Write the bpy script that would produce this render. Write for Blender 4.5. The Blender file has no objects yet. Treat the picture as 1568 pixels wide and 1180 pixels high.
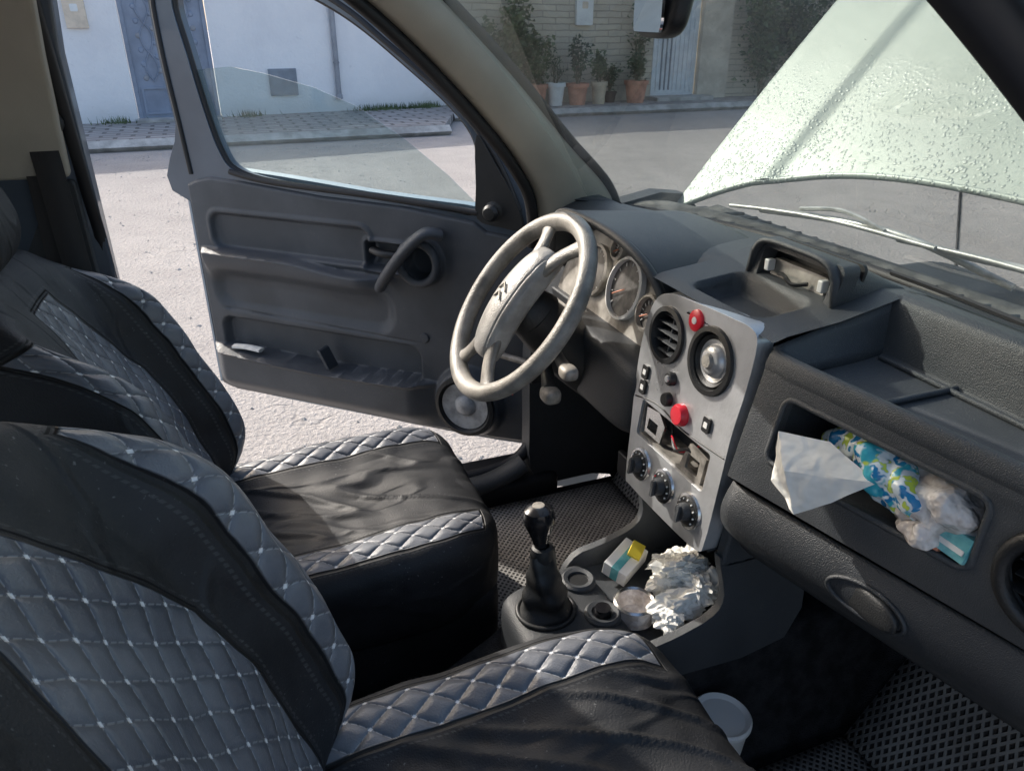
import bpy,bmesh,math,random
from mathutils import Vector,noise,Euler
from mathutils.geometry import tessellate_polygon
SC=bpy.context.scene
COL=SC.collection
def V3(*a): return Vector(a)
def sst(a,b,x):
    if a==b: return 0.0 if x<a else 1.0
    t=max(0,min(1,(x-a)/(b-a))); return t*t*(3-2*t)
def lerp(a,b,t): return a+(b-a)*t
def interp(pts,x):
    if x<=pts[0][0]: return pts[0][1]
    for (a,b),(c,d) in zip(pts,pts[1:]):
        if x<=c: return lerp(b,d,(x-a)/(c-a))
    return pts[-1][1]
# ---------------------------------------------------------------- nodes
class N:
    def __init__(s,nt,sock): s.nt=nt;s.s=sock
    def _m(s,op,o=None,rev=False,c=None):
        n=s.nt.nodes.new('ShaderNodeMath');n.operation=op
        a,b=(o,s) if rev else (s,o)
        for i,x in enumerate((a,b,c)):
            if x is None: continue
            if isinstance(x,N): s.nt.links.new(x.s,n.inputs[i])
            else: n.inputs[i].default_value=x
        return N(s.nt,n.outputs[0])
    def __add__(s,o): return s._m('ADD',o)
    __radd__=__add__
    def __sub__(s,o): return s._m('SUBTRACT',o)
    def __rsub__(s,o): return s._m('SUBTRACT',o,True)
    def __mul__(s,o): return s._m('MULTIPLY',o)
    __rmul__=__mul__
    def __truediv__(s,o): return s._m('DIVIDE',o)
    def abs(s): return s._m('ABSOLUTE')
    def fr(s): return s._m('FRACT')
    def mx(s,o): return s._m('MAXIMUM',o)
    def mn(s,o): return s._m('MINIMUM',o)
    def pw(s,o): return s._m('POWER',o)
    def gt(s,o): return s._m('GREATER_THAN',o)
    def ss(s,a,b):
        n=s.nt.nodes.new('ShaderNodeMapRange');n.interpolation_type='SMOOTHSTEP'
        s.nt.links.new(s.s,n.inputs[0]);n.inputs[1].default_value=a;n.inputs[2].default_value=b
        return N(s.nt,n.outputs[0])
def base(name):
    m=bpy.data.materials.new(name);m.use_nodes=True;nt=m.node_tree
    return m,nt,nt.nodes['Principled BSDF']
def coords(nt,kind='Object'):
    t=nt.nodes.new('ShaderNodeTexCoord');return t.outputs[kind]
def xyz(nt,sock):
    n=nt.nodes.new('ShaderNodeSeparateXYZ');nt.links.new(sock,n.inputs[0])
    return [N(nt,o) for o in n.outputs]
def noi(nt,sock,scale,detail=4,rough=.6):
    n=nt.nodes.new('ShaderNodeTexNoise');nt.links.new(sock,n.inputs['Vector'])
    n.inputs['Scale'].default_value=scale;n.inputs['Detail'].default_value=detail;n.inputs['Roughness'].default_value=rough
    return N(nt,n.outputs[0])
def mixc(nt,f,a,b):
    n=nt.nodes.new('ShaderNodeMix');n.data_type='RGBA'
    if isinstance(f,N): nt.links.new(f.s,n.inputs[0])
    else: n.inputs[0].default_value=f
    for i,x in ((6,a),(7,b)):
        if isinstance(x,(tuple,list)): n.inputs[i].default_value=(*x[:3],1)
        else: nt.links.new(x,n.inputs[i])
    return n.outputs[2]
def bump(nt,p,h,dist,strength=1):
    b=nt.nodes.new('ShaderNodeBump');b.inputs['Distance'].default_value=dist;b.inputs['Strength'].default_value=strength
    nt.links.new(h.s,b.inputs['Height']);nt.links.new(b.outputs[0],p.inputs['Normal'])
def pm(name,c,rough=.5,metal=0,var=.15,vs=6,bs=0,bd=.0005,c2=None,spec=.5,rv=.1,coat=0,dust=0):
    m,nt,p=base(name);o=coords(nt)
    n=noi(nt,o,vs,4)
    lo=tuple(x*(1-var) for x in c);hi=c2 or tuple(min(1,x*(1+var)) for x in c)
    col=mixc(nt,n.ss(.3,.7),lo,hi)
    if dust:
        d=noi(nt,o,230,3,.7).ss(.60,.75)*n.ss(.4,.65)
        col=mixc(nt,d*dust,col,(.30,.29,.27))
    nt.links.new(col,p.inputs['Base Color'])
    p.inputs['Metallic'].default_value=metal;p.inputs['Specular IOR Level'].default_value=spec
    r=n*(2*rv)+(rough-rv);nt.links.new(r.s,p.inputs['Roughness'])
    if coat: p.inputs['Coat Weight'].default_value=coat
    if bs: bump(nt,p,noi(nt,o,bs,1),bd)
    return m
M={}
M['dash']=pm('dash_plastic',(.052,.058,.065),.46,var=.18,vs=5,bs=700,bd=.0009,c2=(.078,.084,.090),dust=.45,rv=.14)
M['dashlow']=pm('dash_lower_plastic',(.038,.042,.047),.48,var=.2,vs=5,bs=700,bd=.0009,dust=.4,rv=.12)
M['door']=pm('door_trim_plastic',(.048,.057,.070),.44,var=.2,vs=4,bs=800,bd=.0008,c2=(.074,.083,.097),dust=.4,rv=.14)
M['black']=pm('black_plastic',(.016,.017,.018),.48,var=.3,bs=500,bd=.0005)
M['rubber']=pm('rubber_seal',(.014,.014,.016),.55,var=.3)
M['carpet']=pm('carpet',(.030,.030,.032),.95,var=.4,vs=30,bs=400,bd=.003,spec=.1)
M['beige']=pm('beige_trim',(.43,.40,.335),.6,var=.1,vs=5,bs=700,bd=.0005)
M['headliner']=pm('headliner',(.6,.59,.56),.9,var=.05)
M['wheel']=pm('worn_grey_vinyl',(.20,.19,.17),.36,var=.25,vs=16,bs=420,bd=.0010,c2=(.36,.34,.305),rv=.14)
M['hub']=pm('sun_bleached_hub_vinyl',(.30,.295,.28),.34,var=.3,vs=12,bs=420,bd=.0008,c2=(.46,.45,.43),rv=.12)
M['silver']=pm('silver_trim',(.52,.53,.54),.32,metal=.55,var=.22,vs=9,bs=200,bd=.0002,rv=.14,dust=.3)
M['chrome']=pm('satin_metal',(.6,.6,.6),.25,metal=1,var=.1)
M['paint']=pm('blue_grey_paint',(.23,.29,.36),.3,metal=.3,var=.08,coat=.6)
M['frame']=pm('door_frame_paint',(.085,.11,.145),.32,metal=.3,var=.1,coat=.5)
M['red']=pm('red_button',(.70,.02,.04),.3,var=.1)
M['whitepl']=pm('white_plastic',(.8,.8,.78),.35,var=.06)
M['tissue']=pm('tissue_paper',(.84,.83,.78),.9,var=.08,vs=20,bs=60,bd=.004)
M['yellow']=pm('yellow_card',(.80,.62,.05),.6,var=.15)
M['teal']=pm('teal_card',(.10,.42,.46),.5,var=.15,vs=40,c2=(.25,.6,.62))
M['orange']=pm('orange_card',(.75,.30,.18),.5,var=.15)
M['belt']=pm('belt_webbing',(.020,.020,.022),.7,var=.2,bs=800)
M['dirtymetal']=pm('dirty_bracket',(.28,.26,.23),.55,metal=.3,var=.4,vs=40)
M['gauge']=pm('dusty_gauge_face',(.26,.235,.20),.4,var=.5,vs=18,c2=(.50,.47,.42))
M['dial']=pm('gauge_dial',(.05,.05,.05),.4,var=.5,vs=30,c2=(.16,.15,.14))
M['pot']=pm('terracotta',(.60,.27,.17),.8,var=.25,vs=8)
M['potbeige']=pm('beige_pot',(.58,.48,.34),.8,var=.2)
M['soil']=pm('soil',(.08,.05,.04),.95)
M['stem']=pm('plant_stem',(.14,.12,.07),.8)
M['leaf']=pm('leaf',(.07,.12,.04),.5,var=.5,vs=3,c2=(.16,.21,.09))
M['leaf2']=pm('leaf_dark',(.05,.09,.04),.5,var=.5,vs=3,c2=(.10,.15,.07))
M['gate']=pm('gate_blue_grey_paint',(.24,.28,.36),.45,var=.15,vs=3)
M['gatewhite']=pm('gate_white_paint',(.75,.78,.8),.5,var=.1)
M['greybox']=pm('grey_meter_box',(.26,.29,.33),.6,var=.15)
M['beigebox']=pm('beige_meter_box',(.72,.60,.47),.6,var=.15)
M['pipe']=pm('grey_pipe',(.30,.31,.34),.5)
M['cowl']=pm('cowl_plastic',(.06,.062,.06),.7,var=.5,vs=25,c2=(.16,.16,.15))
M['wiper']=pm('wiper_metal',(.45,.46,.44),.4,metal=.4,var=.3,vs=30)
M['knob']=pm('gloss_black',(.012,.012,.014),.18,rv=.05)

def seat_mat(name,mode):
    m,nt,p=base(name)
    uvn=nt.nodes.new('ShaderNodeTexCoord');u,v,_=xyz(nt,uvn.outputs['UV'])
    ob=uvn.outputs['Object']
    n1=noi(nt,ob,9,4)
    wob=noi(nt,ob,12,2)*.008-.004
    u2=u+wob;v2=v+wob
    P=u2/.040+v2/.052;Q=u2/.040-v2/.052
    dp=((P.fr()-.5)*2).abs();dq=((Q.fr()-.5)*2).abs()
    line=dp.mx(dq).ss(.925,.96)
    dash=(P-Q)*3.0
    dash=(dash.fr()-.5).abs().ss(.10,.18)
    knot=((dp.mn(dq))).ss(.84,.89)
    puff=(1-dp.pw(4))*(1-dq.pw(4))
    if mode=='back':
        a=(u.abs()+(v-.30).mx(0.0)*.42-.125).mx((v-.255).abs()-.24)
        b=((u.abs()-.207).abs()-.034).mx((v-.23).abs()-.26)
        d=a.mn(b)
    else:
        d=((u.abs()-.172).abs()-.031).mx(v-.47)
    mask=1-d.ss(-.001,.001)
    seam=1-(d-.004).abs().ss(.001,.004)
    stitch=(1-(d-.012).abs().ss(.0006,.0016))*((u+v)*120).fr().gt(.4)
    grey=mixc(nt,n1.ss(.3,.7),(.115,.122,.140),(.20,.21,.23))
    c=mixc(nt,line*.55*dash,grey,(.50,.51,.53))
    c=mixc(nt,knot,c,(.88,.88,.88))
    blk=mixc(nt,n1.ss(.35,.7),(.009,.010,.012),(.022,.023,.026))
    dust=noi(nt,ob,170,2).ss(.66,.76)*n1.ss(.42,.6)
    blk=mixc(nt,dust*.45,blk,(.25,.25,.25))
    blk=mixc(nt,stitch*.3,blk,(.12,.12,.12))
    col=mixc(nt,mask,blk,c)
    col=mixc(nt,seam*.85,col,(.005,.005,.005))
    nt.links.new(col,p.inputs['Base Color'])
    p.inputs['Specular IOR Level'].default_value=.45
    r=mask*-.20+.60+n1*.16-.08
    nt.links.new(r.s,p.inputs['Roughness'])
    mp=nt.nodes.new('ShaderNodeMapping');nt.links.new(ob,mp.inputs[0]);mp.inputs['Scale'].default_value=(3,9,6) if mode=='cush' else (6,12,3)
    mp.inputs['Rotation'].default_value=(0,0,.6)
    wr=noi(nt,mp.outputs[0],1,2,.5)
    fold=1-((wr-.5)*2).abs().ss(.0,.10)
    h=puff*mask*1.0-knot*mask*.35-seam*.8+noi(nt,ob,420,1)*.12+(wr*2.0+fold*.42)*(1-mask*.9)
    bump(nt,p,h,.0046,1)
    return m
M['seatback']=seat_mat('quilted_seat_cover_back','back')
M['seatcush']=seat_mat('quilted_seat_cover_cushion','cush')

def mat_material():
    m,nt,p=base('rubber_floor_mat');o=coords(nt);x,y,z=xyz(nt,o)
    s=.0135
    P=(x+y)/s;Q=(x-y)/s
    dp=((P.fr()-.5)*2).abs();dq=((Q.fr()-.5)*2).abs()
    rib=dp.mx(dq).ss(.35,.7)
    n=noi(nt,o,7,4)
    c=mixc(nt,rib,(.035,.033,.032),mixc(nt,n.ss(.3,.7),(.20,.19,.18),(.40,.38,.35)))
    nt.links.new(c,p.inputs['Base Color']);p.inputs['Roughness'].default_value=.5
    bump(nt,p,rib,.004);return m
M['mat']=mat_material()

def glass(name,tint,gl,haze,hazecol=(.8,.82,.8),scale=6):
    m=bpy.data.materials.new(name);m.use_nodes=True;nt=m.node_tree;nt.nodes.clear()
    o=nt.nodes.new('ShaderNodeOutputMaterial');t=nt.nodes.new('ShaderNodeBsdfTransparent');t.inputs[0].default_value=(*tint,1)
    g=nt.nodes.new('ShaderNodeBsdfGlossy');g.inputs['Roughness'].default_value=.03
    d=nt.nodes.new('ShaderNodeBsdfDiffuse');d.inputs[0].default_value=(*hazecol,1)
    f=nt.nodes.new('ShaderNodeFresnel');f.inputs[0].default_value=1.35
    fn=N(nt,f.outputs[0])*gl
    m1=nt.nodes.new('ShaderNodeMixShader');nt.links.new(fn.s,m1.inputs[0]);nt.links.new(t.outputs[0],m1.inputs[1]);nt.links.new(g.outputs[0],m1.inputs[2])
    c=coords(nt)
    hz=noi(nt,c,scale,5).ss(.0,.9)*haze+noi(nt,c,170,2).ss(.68,.75)*haze*.6
    m2=nt.nodes.new('ShaderNodeMixShader');nt.links.new(hz.s,m2.inputs[0]);nt.links.new(m1.outputs[0],m2.inputs[1]);nt.links.new(d.outputs[0],m2.inputs[2])
    nt.links.new(m2.outputs[0],o.inputs[0]);return m
M['glass']=glass('windshield_glass',(.88,.95,.92),.45,.22)
M['dglass']=glass('door_window_glass',(.80,.86,.86),.9,.10)

def hood_mat():
    m,nt,p=base('wet_silver_hood_paint');o=coords(nt)
    n=noi(nt,o,3,3)
    vo=nt.nodes.new('ShaderNodeTexVoronoi');nt.links.new(o,vo.inputs['Vector']);vo.inputs['Scale'].default_value=110
    size=noi(nt,o,14,2)*.75
    dv=N(nt,vo.outputs['Distance'])
    x,y,z=xyz(nt,o)
    low=1-(z+noi(nt,o,4,2)*.3).ss(1.38,1.62)
    drop=(1-(dv/size).ss(.45,1.0))*low
    c=mixc(nt,n.ss(.3,.7),(.31,.37,.335),(.38,.44,.40))
    c=mixc(nt,drop*.55,c,(.55,.61,.57))
    c=mixc(nt,((dv/size).ss(.9,1.1)*(1-(dv/size).ss(1.1,1.35)))*low*.35,c,(.22,.27,.24))
    nt.links.new(c,p.inputs['Base Color']);p.inputs['Metallic'].default_value=.15;p.inputs['Roughness'].default_value=.42
    bump(nt,p,drop,.0012);return m
M['hood']=hood_mat()
def ground_mat():
    m,nt,p=base('worn_asphalt');o=coords(nt)
    n=noi(nt,o,.35,5);n2=noi(nt,o,40,4,.7);n3=noi(nt,o,3,4)
    c=mixc(nt,n.ss(.3,.7),(.33,.305,.29),(.45,.42,.395))
    c=mixc(nt,n3.ss(.35,.75)*.5,c,(.27,.25,.24))
    c=mixc(nt,n2.ss(.35,.7)*.6,c,(.54,.50,.47))
    wv=noi(nt,o,1.2,3)
    crack=(1-((wv-.5)*2).abs().ss(.0,.012))*n.ss(.5,.6)
    c=mixc(nt,crack*.35,c,(.15,.14,.13))
    nt.links.new(c,p.inputs['Base Color']);p.inputs['Roughness'].default_value=.9;p.inputs['Specular IOR Level'].default_value=.2
    bump(nt,p,n2+crack*-.4,.022);return m
M['ground']=ground_mat()
def brickmat(name,c1,c2,mortar,sx,sy,ms,axis='xy',bd=.01,weather=.4):
    m,nt,p=base(name);o=coords(nt);x,y,z=xyz(nt,o)
    cb=nt.nodes.new('ShaderNodeCombineXYZ')
    a,b=(x,y) if axis=='xy' else (x,z)
    wob=noi(nt,o,2.5,3)*.06
    nt.links.new((a+wob).s,cb.inputs[0]);nt.links.new((b+wob).s,cb.inputs[1])
    br=nt.nodes.new('ShaderNodeTexBrick');nt.links.new(cb.outputs[0],br.inputs['Vector'])
    br.inputs['Color1'].default_value=(*c1,1);br.inputs['Color2'].default_value=(*c2,1);br.inputs['Mortar'].default_value=(*mortar,1)
    br.inputs['Scale'].default_value=1;br.inputs['Brick Width'].default_value=sx;br.inputs['Row Height'].default_value=sy;br.inputs['Mortar Size'].default_value=ms
    br.inputs['Mortar Smooth'].default_value=.4
    n=noi(nt,o,1.2,5)
    c=mixc(nt,n.ss(.4,.7)*weather,br.outputs['Color'],tuple(v*.6 for v in c1))
    nt.links.new(c,p.inputs['Base Color']);p.inputs['Roughness'].default_value=.9
    bump(nt,p,N(nt,br.outputs['Fac'])*-1+noi(nt,o,25,3)*.5,bd);return m
M['paver']=brickmat('sidewalk_pavers',(.46,.43,.41),(.34,.32,.305),(.18,.165,.15),.40,.22,.03,'xy',.02,.5)
M['stone']=brickmat('stone_cladding',(.66,.58,.45),(.56,.49,.39),(.42,.37,.30),.55,.11,.010,'xz',.012,.3)
M['kerb']=pm('kerb_concrete',(.45,.43,.40),.9,var=.3,vs=4,bs=50,bd=.01)
def plaster():
    m,nt,p=base('white_plaster');o=coords(nt);x,y,z=xyz(nt,o)
    n=noi(nt,o,1.5,5)
    c=mixc(nt,n.ss(.35,.75),(.90,.89,.89),(.83,.82,.83))
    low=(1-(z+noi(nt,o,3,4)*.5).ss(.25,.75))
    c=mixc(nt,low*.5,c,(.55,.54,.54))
    st_=noi(nt,o,9,4).ss(.66,.72)
    c=mixc(nt,st_*.25,c,(.55,.55,.57))
    nt.links.new(c,p.inputs['Base Color']);p.inputs['Roughness'].default_value=.9
    bump(nt,p,noi(nt,o,20,3),.01);return m
M['plaster']=plaster()
def packet():
    m,nt,p=base('printed_wrapper');o=coords(nt)
    w1=noi(nt,o,55,2);n=noi(nt,o,22,3)
    c=mixc(nt,((w1-.5)*2).abs().ss(.10,.18),(.75,.85,.90),(.02,.22,.48))
    c=mixc(nt,w1.ss(.56,.60),c,(.55,.70,.10))
    c=mixc(nt,n.ss(.58,.62),c,(.05,.42,.55))
    nt.links.new(c,p.inputs['Base Color']);p.inputs['Roughness'].default_value=.2;bump(nt,p,n,.008);return m
M['packet']=packet()
def plasticbag():
    m,nt,p=base('clear_plastic_bag');o=coords(nt)
    n=noi(nt,o,35,3)
    nt.links.new(mixc(nt,n.ss(.4,.6),(.60,.54,.50),(.88,.84,.81)),p.inputs['Base Color']);p.inputs['Roughness'].default_value=.15
    p.inputs['Alpha'].default_value=.85;bump(nt,p,n,.012);return m
M['bag']=plasticbag()

# ---------------------------------------------------------------- mesh helpers
def empty(name):
    e=bpy.data.objects.new(name,None);COL.objects.link(e);return e
def mk(name,verts,faces,mat,parent=None,bevel=0,seg=2,uv=None,angle=35,recalc=True,doubles=0):
    me=bpy.data.meshes.new(name);me.from_pydata([tuple(v) for v in verts],[],faces)
    if uv is not None:
        l=me.uv_layers.new(name='UVMap')
        for lp in me.loops: l.data[lp.index].uv=uv[lp.vertex_index]
    if recalc or doubles:
        bm=bmesh.new();bm.from_mesh(me)
        if doubles: bmesh.ops.remove_doubles(bm,verts=bm.verts,dist=doubles)
        if recalc: bmesh.ops.recalc_face_normals(bm,faces=bm.faces)
        bm.to_mesh(me);bm.free()
    me.shade_smooth()
    me.materials.append(mat)
    ob=bpy.data.objects.new(name,me);COL.objects.link(ob)
    if parent: ob.parent=parent
    if bevel:
        b=ob.modifiers.new('b','BEVEL');b.width=bevel;b.segments=seg;b.limit_method='ANGLE';b.angle_limit=math.radians(40);b.harden_normals=True
    else: me.set_sharp_from_angle(angle=math.radians(angle))
    return ob
def box(name,lo,hi,mat,parent=None,bevel=.003,fn=None):
    vs=[V3(x,y,z) for x in (lo[0],hi[0]) for y in (lo[1],hi[1]) for z in (lo[2],hi[2])]
    if fn: vs=[fn(v) for v in vs]
    fs=[(0,1,3,2),(4,6,7,5),(0,4,5,1),(2,3,7,6),(0,2,6,4),(1,5,7,3)]
    return mk(name,vs,fs,mat,parent,bevel)
def plate(name,outer,holes,mp,d0,d1,mat,parent=None,bevel=0,angle=35,seg=2):
    loops=[outer]+list(holes)
    flat=[p for l in loops for p in l];n=len(flat)
    tri=tessellate_polygon([[V3(p[0],p[1],0) for p in l] for l in loops])
    vs=[mp(p[0],p[1],d0) for p in flat]+[mp(p[0],p[1],d1) for p in flat]
    fs=[tuple(t) for t in tri]+[tuple(i+n for i in reversed(t)) for t in tri]
    k=0
    for l in loops:
        m=len(l)
        for i in range(m):
            a=k+i;b=k+(i+1)%m;fs.append((a,b,b+n,a+n))
        k+=m
    return mk(name,vs,fs,mat,parent,bevel,angle=angle,seg=seg)
def rrect(cx,cy,hx,hy,r,n=6):
    o=[]
    for sx,sy,a0 in ((1,1,0),(-1,1,90),(-1,-1,180),(1,-1,270)):
        for i in range(n+1):
            a=math.radians(a0+90*i/n);o.append((cx+sx*(hx-r)+r*math.cos(a),cy+sy*(hy-r)+r*math.sin(a)))
    return o
def circ(cx,cy,r,n=32): return [(cx+r*math.cos(2*math.pi*i/n),cy+r*math.sin(2*math.pi*i/n)) for i in range(n)]
def catmull(pts,sub=6,closed=False):
    P=[Vector(p) for p in pts];n=len(P);o=[]
    rng=range(n) if closed else range(n-1)
    for i in rng:
        if closed: a,b,c,d=P[(i-1)%n],P[i],P[(i+1)%n],P[(i+2)%n]
        else: a,b,c,d=P[max(i-1,0)],P[i],P[i+1],P[min(i+2,n-1)]
        for k in range(sub):
            t=k/sub;o.append(.5*((2*b)+(c-a)*t+(2*a-5*b+4*c-d)*t*t+(3*b-a-3*c+d)*t**3))
    if not closed: o.append(P[-1])
    return o
def sm2(pts,sub=5,closed=True): return [(p[0],p[1]) for p in catmull([(a,b,0) for a,b in pts],sub,closed)]
def sweep(name,pts,r,mat,parent=None,closed=False,ns=14,r2=None,up=None,sub=6,smooth=True):
    P=catmull(pts,sub,closed) if smooth else [Vector(p) for p in pts]
    n=len(P);vs=[];fs=[]
    T=[]
    for i in range(n):
        a=P[(i-1)%n] if closed or i>0 else P[i];b=P[(i+1)%n] if closed or i<n-1 else P[i]
        T.append((b-a).normalized())
    u=Vector(up) if up else (V3(0,0,1) if abs(T[0].z)<.9 else V3(1,0,0))
    for i in range(n):
        u=(Vector(up) if up else u);u=(u-T[i]*u.dot(T[i])).normalized();w=T[i].cross(u)
        f=i/(n-1) if n>1 else 0
        ra=r(f) if callable(r) else r; rb=(r2(f) if callable(r2) else r2) if r2 is not None else ra
        for k in range(ns):
            a=2*math.pi*k/ns;vs.append(P[i]+u*(ra*math.cos(a))+w*(rb*math.sin(a)))
    for i in range(n if closed else n-1):
        for k in range(ns):
            j=(i+1)%n;fs.append((i*ns+k,i*ns+(k+1)%ns,j*ns+(k+1)%ns,j*ns+k))
    if not closed:
        fs.append(tuple(range(ns)));fs.append(tuple((n-1)*ns+k for k in reversed(range(ns))))
    return mk(name,vs,fs,mat,parent,angle=50)
def axes(ax):
    ax=Vector(ax).normalized();h=V3(0,0,1) if abs(ax.z)<.9 else V3(1,0,0)
    a=ax.cross(h).normalized();return ax,a,ax.cross(a)
def lathe(name,prof,o,ax,mat,parent=None,n=40,angle=35):
    ax,a,b=axes(ax);o=Vector(o);vs=[];fs=[];m=len(prof)
    for r,h in prof:
        for k in range(n):
            t=2*math.pi*k/n;vs.append(o+ax*h+(a*math.cos(t)+b*math.sin(t))*max(r,1e-5))
    for i in range(m-1):
        for k in range(n): fs.append((i*n+k,i*n+(k+1)%n,(i+1)*n+(k+1)%n,(i+1)*n+k))
    return mk(name,vs,fs,mat,parent,angle=angle,doubles=2e-5)
def grid(name,fn,nu,nv,mat,parent=None,angle=60,thick=0,recalc=True):
    vs=[fn(i/nu,j/nv) for i in range(nu+1) for j in range(nv+1)]
    fs=[(i*(nv+1)+j,(i+1)*(nv+1)+j,(i+1)*(nv+1)+j+1,i*(nv+1)+j+1) for i in range(nu) for j in range(nv)]
    ob=mk(name,vs,fs,mat,parent,angle=angle,recalc=recalc)
    if thick:
        s=ob.modifiers.new('t','SOLIDIFY');s.thickness=thick;s.offset=0
    return ob
def superbox(name,res,n,fn,mat,parent=None,angle=180):
    vs=[];fs=[];uv=[];key={}
    def vid(c):
        k=tuple(round(x,5) for x in c)
        if k not in key:
            l=sum(abs(x)**n for x in c)**(1/n);q=V3(*c)/l
            p,t=fn(q,V3(*c));key[k]=len(vs);vs.append(p);uv.append(t)
        return key[k]
    for ax in range(3):
        o=[a for a in range(3) if a!=ax];ra,rb=res[o[0]],res[o[1]]
        for s in (-1,1):
            for i in range(ra):
                for j in range(rb):
                    q=[]
                    for di,dj in ((0,0),(1,0),(1,1),(0,1)):
                        c=[0,0,0];c[ax]=s;c[o[0]]=-1+2*(i+di)/ra;c[o[1]]=-1+2*(j+dj)/rb;q.append(vid(c))
                    fs.append(tuple(q))
    return mk(name,vs,fs,mat,parent,uv=uv,angle=angle)
def blob(name,c,half,mat,parent=None,n=4,amp=0,fr=8,seed=0,rz=0,ry=0,rx=0,res=(14,14,14),angle=180):
    R=Euler((math.radians(rx),math.radians(ry),math.radians(rz))).to_matrix();c=Vector(c)
    def f(q,cc):
        p=V3(q.x*half[0],q.y*half[1],q.z*half[2])
        if amp:
            s=p*fr+V3(seed*7.3,seed*3.1,0);d=noise.noise(s)+.5*noise.noise(s*2.3)
            p=p+p.normalized()*d*amp
        return c+R@p,(q.x,q.y)
    return superbox(name,res,n,f,mat,parent,angle)

# ================================================================ SETTING
g=empty('ground')
mk('road_surface',[V3(-300,-300,0),V3(300,-300,0),V3(300,300,0),V3(-300,300,0)],[(0,1,2,3)],M['ground'],g)
sw=empty('sidewalk')
def mpz(a,b,d): return V3(a,b,d)
plate('paving',[(-30,10.1),(3.3,10.75),(3.9,12.3),(40,12.4),(40,14),(4.6,14),(-30,13)],[],mpz,.02,.13,M['paver'],sw)
sweep('kerb',[(-30,10.0,.06),(3.35,10.66,.06)],.08,M['kerb'],sw,smooth=False,ns=4,r2=.12,up=(0,0,1))
sweep('kerb_far',[(3.9,12.28,.06),(40,12.33,.06)],.08,M['kerb'],sw,smooth=False,ns=4,r2=.1,up=(0,0,1))
wh=empty('white_house')
def LW(a,b,d): return V3(a,13.07+.146*a-d,b)
gx0,gx1=-1.06,.17
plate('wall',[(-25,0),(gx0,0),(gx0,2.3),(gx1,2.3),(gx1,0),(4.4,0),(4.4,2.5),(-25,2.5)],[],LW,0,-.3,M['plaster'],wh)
plate('coping',[(-25,2.505),(4.45,2.505),(4.45,2.58),(-25,2.58)],[],LW,.05,-.34,M['kerb'],wh)
gt=empty('metal_gate')
plate('frame',[(gx0+.01,.13),(gx1-.01,.13),(gx1-.01,2.29),(gx0+.01,2.29)],[[(gx0+.07,.16),(gx0+.07,2.24),(-.475,2.24),(-.475,.16)],[(-.415,.16),(-.415,2.24),(gx1-.07,2.24),(gx1-.07,.16)]],LW,.0,-.05,M['gate'],gt,bevel=.004)
for k,(a,b) in enumerate(((gx0+.07,-.475),(-.415,gx1-.07))):
    plate('leaf_sheet_%d'%k,[(a,.16),(b,.16),(b,2.24),(a,2.24)],[],LW,-.025,-.04,M['gate'],gt)
    c=(a+b)/2;w=(b-a)/2
    plate('lower_panel_%d'%k,rrect(c,.42,w-.05,.2,.02),[rrect(c,.42,w-.08,.17,.015)],LW,.0,-.03,M['gate'],gt)
    for j in range(7):
        zz=.75+j*.2
        for sx in (-1,1):
            cx=c+sx*w*.42
            lathe('rosette_%d_%d_%d'%(k,j,sx),[(0,.02),(.03,.015),(.045,.0)],LW(cx,zz+(.1 if sx>0 else 0),-.025),(0.14,-1,0),M['pipe'] if (j%3==0) else M['gate'],gt,n=8)
    for q_ in (-1,1):
        pts=[LW(c+q_*w*.35*math.sin(t*1.3),.7+t*.17,-.012) for t in range(9)]
        sweep('scroll_%d_%d'%(k,q_),pts,.010,M['gate'],gt,ns=6)
box('threshold',(gx0,12.6,.13),(gx1,12.95,.17),M['kerb'],gt)
mb=empty('meter_box')
plate('case',[(1.0,.42),(1.46,.42),(1.46,.84),(1.0,.84)],[],LW,.05,-.02,M['greybox'],mb,bevel=.006)
plate('rim',rrect(1.23,.63,.2,.18,.02),[rrect(1.23,.63,.18,.16,.02)],LW,.058,.045,M['greybox'],mb)
ub=empty('utility_box')
plate('case',[(-1.75,1.45),(-1.47,1.45),(-1.47,1.92),(-1.75,1.92)],[],LW,.06,-.02,M['beigebox'],ub,bevel=.006)
plate('meter_window',rrect(-1.61,1.72,.05,.05,.02),[],LW,.068,.05,M['whitepl'],ub)
dp=empty('drain_pipe')
sweep('pipe',[LW(2.15,.35,.06),LW(2.15,2.45,.06)],.045,M['pipe'],dp,smooth=False)
lathe('socket',[(.05,0),(.058,.01),(.058,.07),(.05,.08)],LW(2.15,.33,.06),(0,0,1),M['pipe'],dp)
for z in (.9,1.9): lathe('clamp_%d'%(z*10),[(.047,0),(.052,0),(.052,.03),(.047,.03)],LW(2.15,z,.06),(0,0,1),M['pipe'],dp)
sh=empty('stone_house')
def RW(a,b,d): return V3(a,13.45-d,b)
plate('stone_wall',[(4.35,0),(8.4,0),(8.4,2.5),(4.35,2.5)],[],RW,0,-.3,M['stone'],sh)
plate('return_wall',[(0,0),(.6,0),(.6,2.5),(0,2.5)],[],lambda a,b,d:V3(4.34-d,13.45+a,b),0,-.05,M['stone'],sh)
M['pillar']=pm('beige_render',(.62,.54,.43),.85,var=.2,vs=3,bs=30,bd=.01)
plate('pillar',[(9.45,0),(10.15,0),(10.15,2.6),(9.45,2.6)],[],RW,.12,-.3,M['pillar'],sh,bevel=.01)
plate('far_wall',[(10.15,0),(30,0),(30,2.5),(10.15,2.5)],[],RW,-.02,-.3,M['stone'],sh)
plate('plinth',[(4.36,.13),(8.39,.13),(8.39,.32),(4.36,.32)],[],RW,.03,-.02,M['pillar'],sh)
wg=empty('white_gate')
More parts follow.
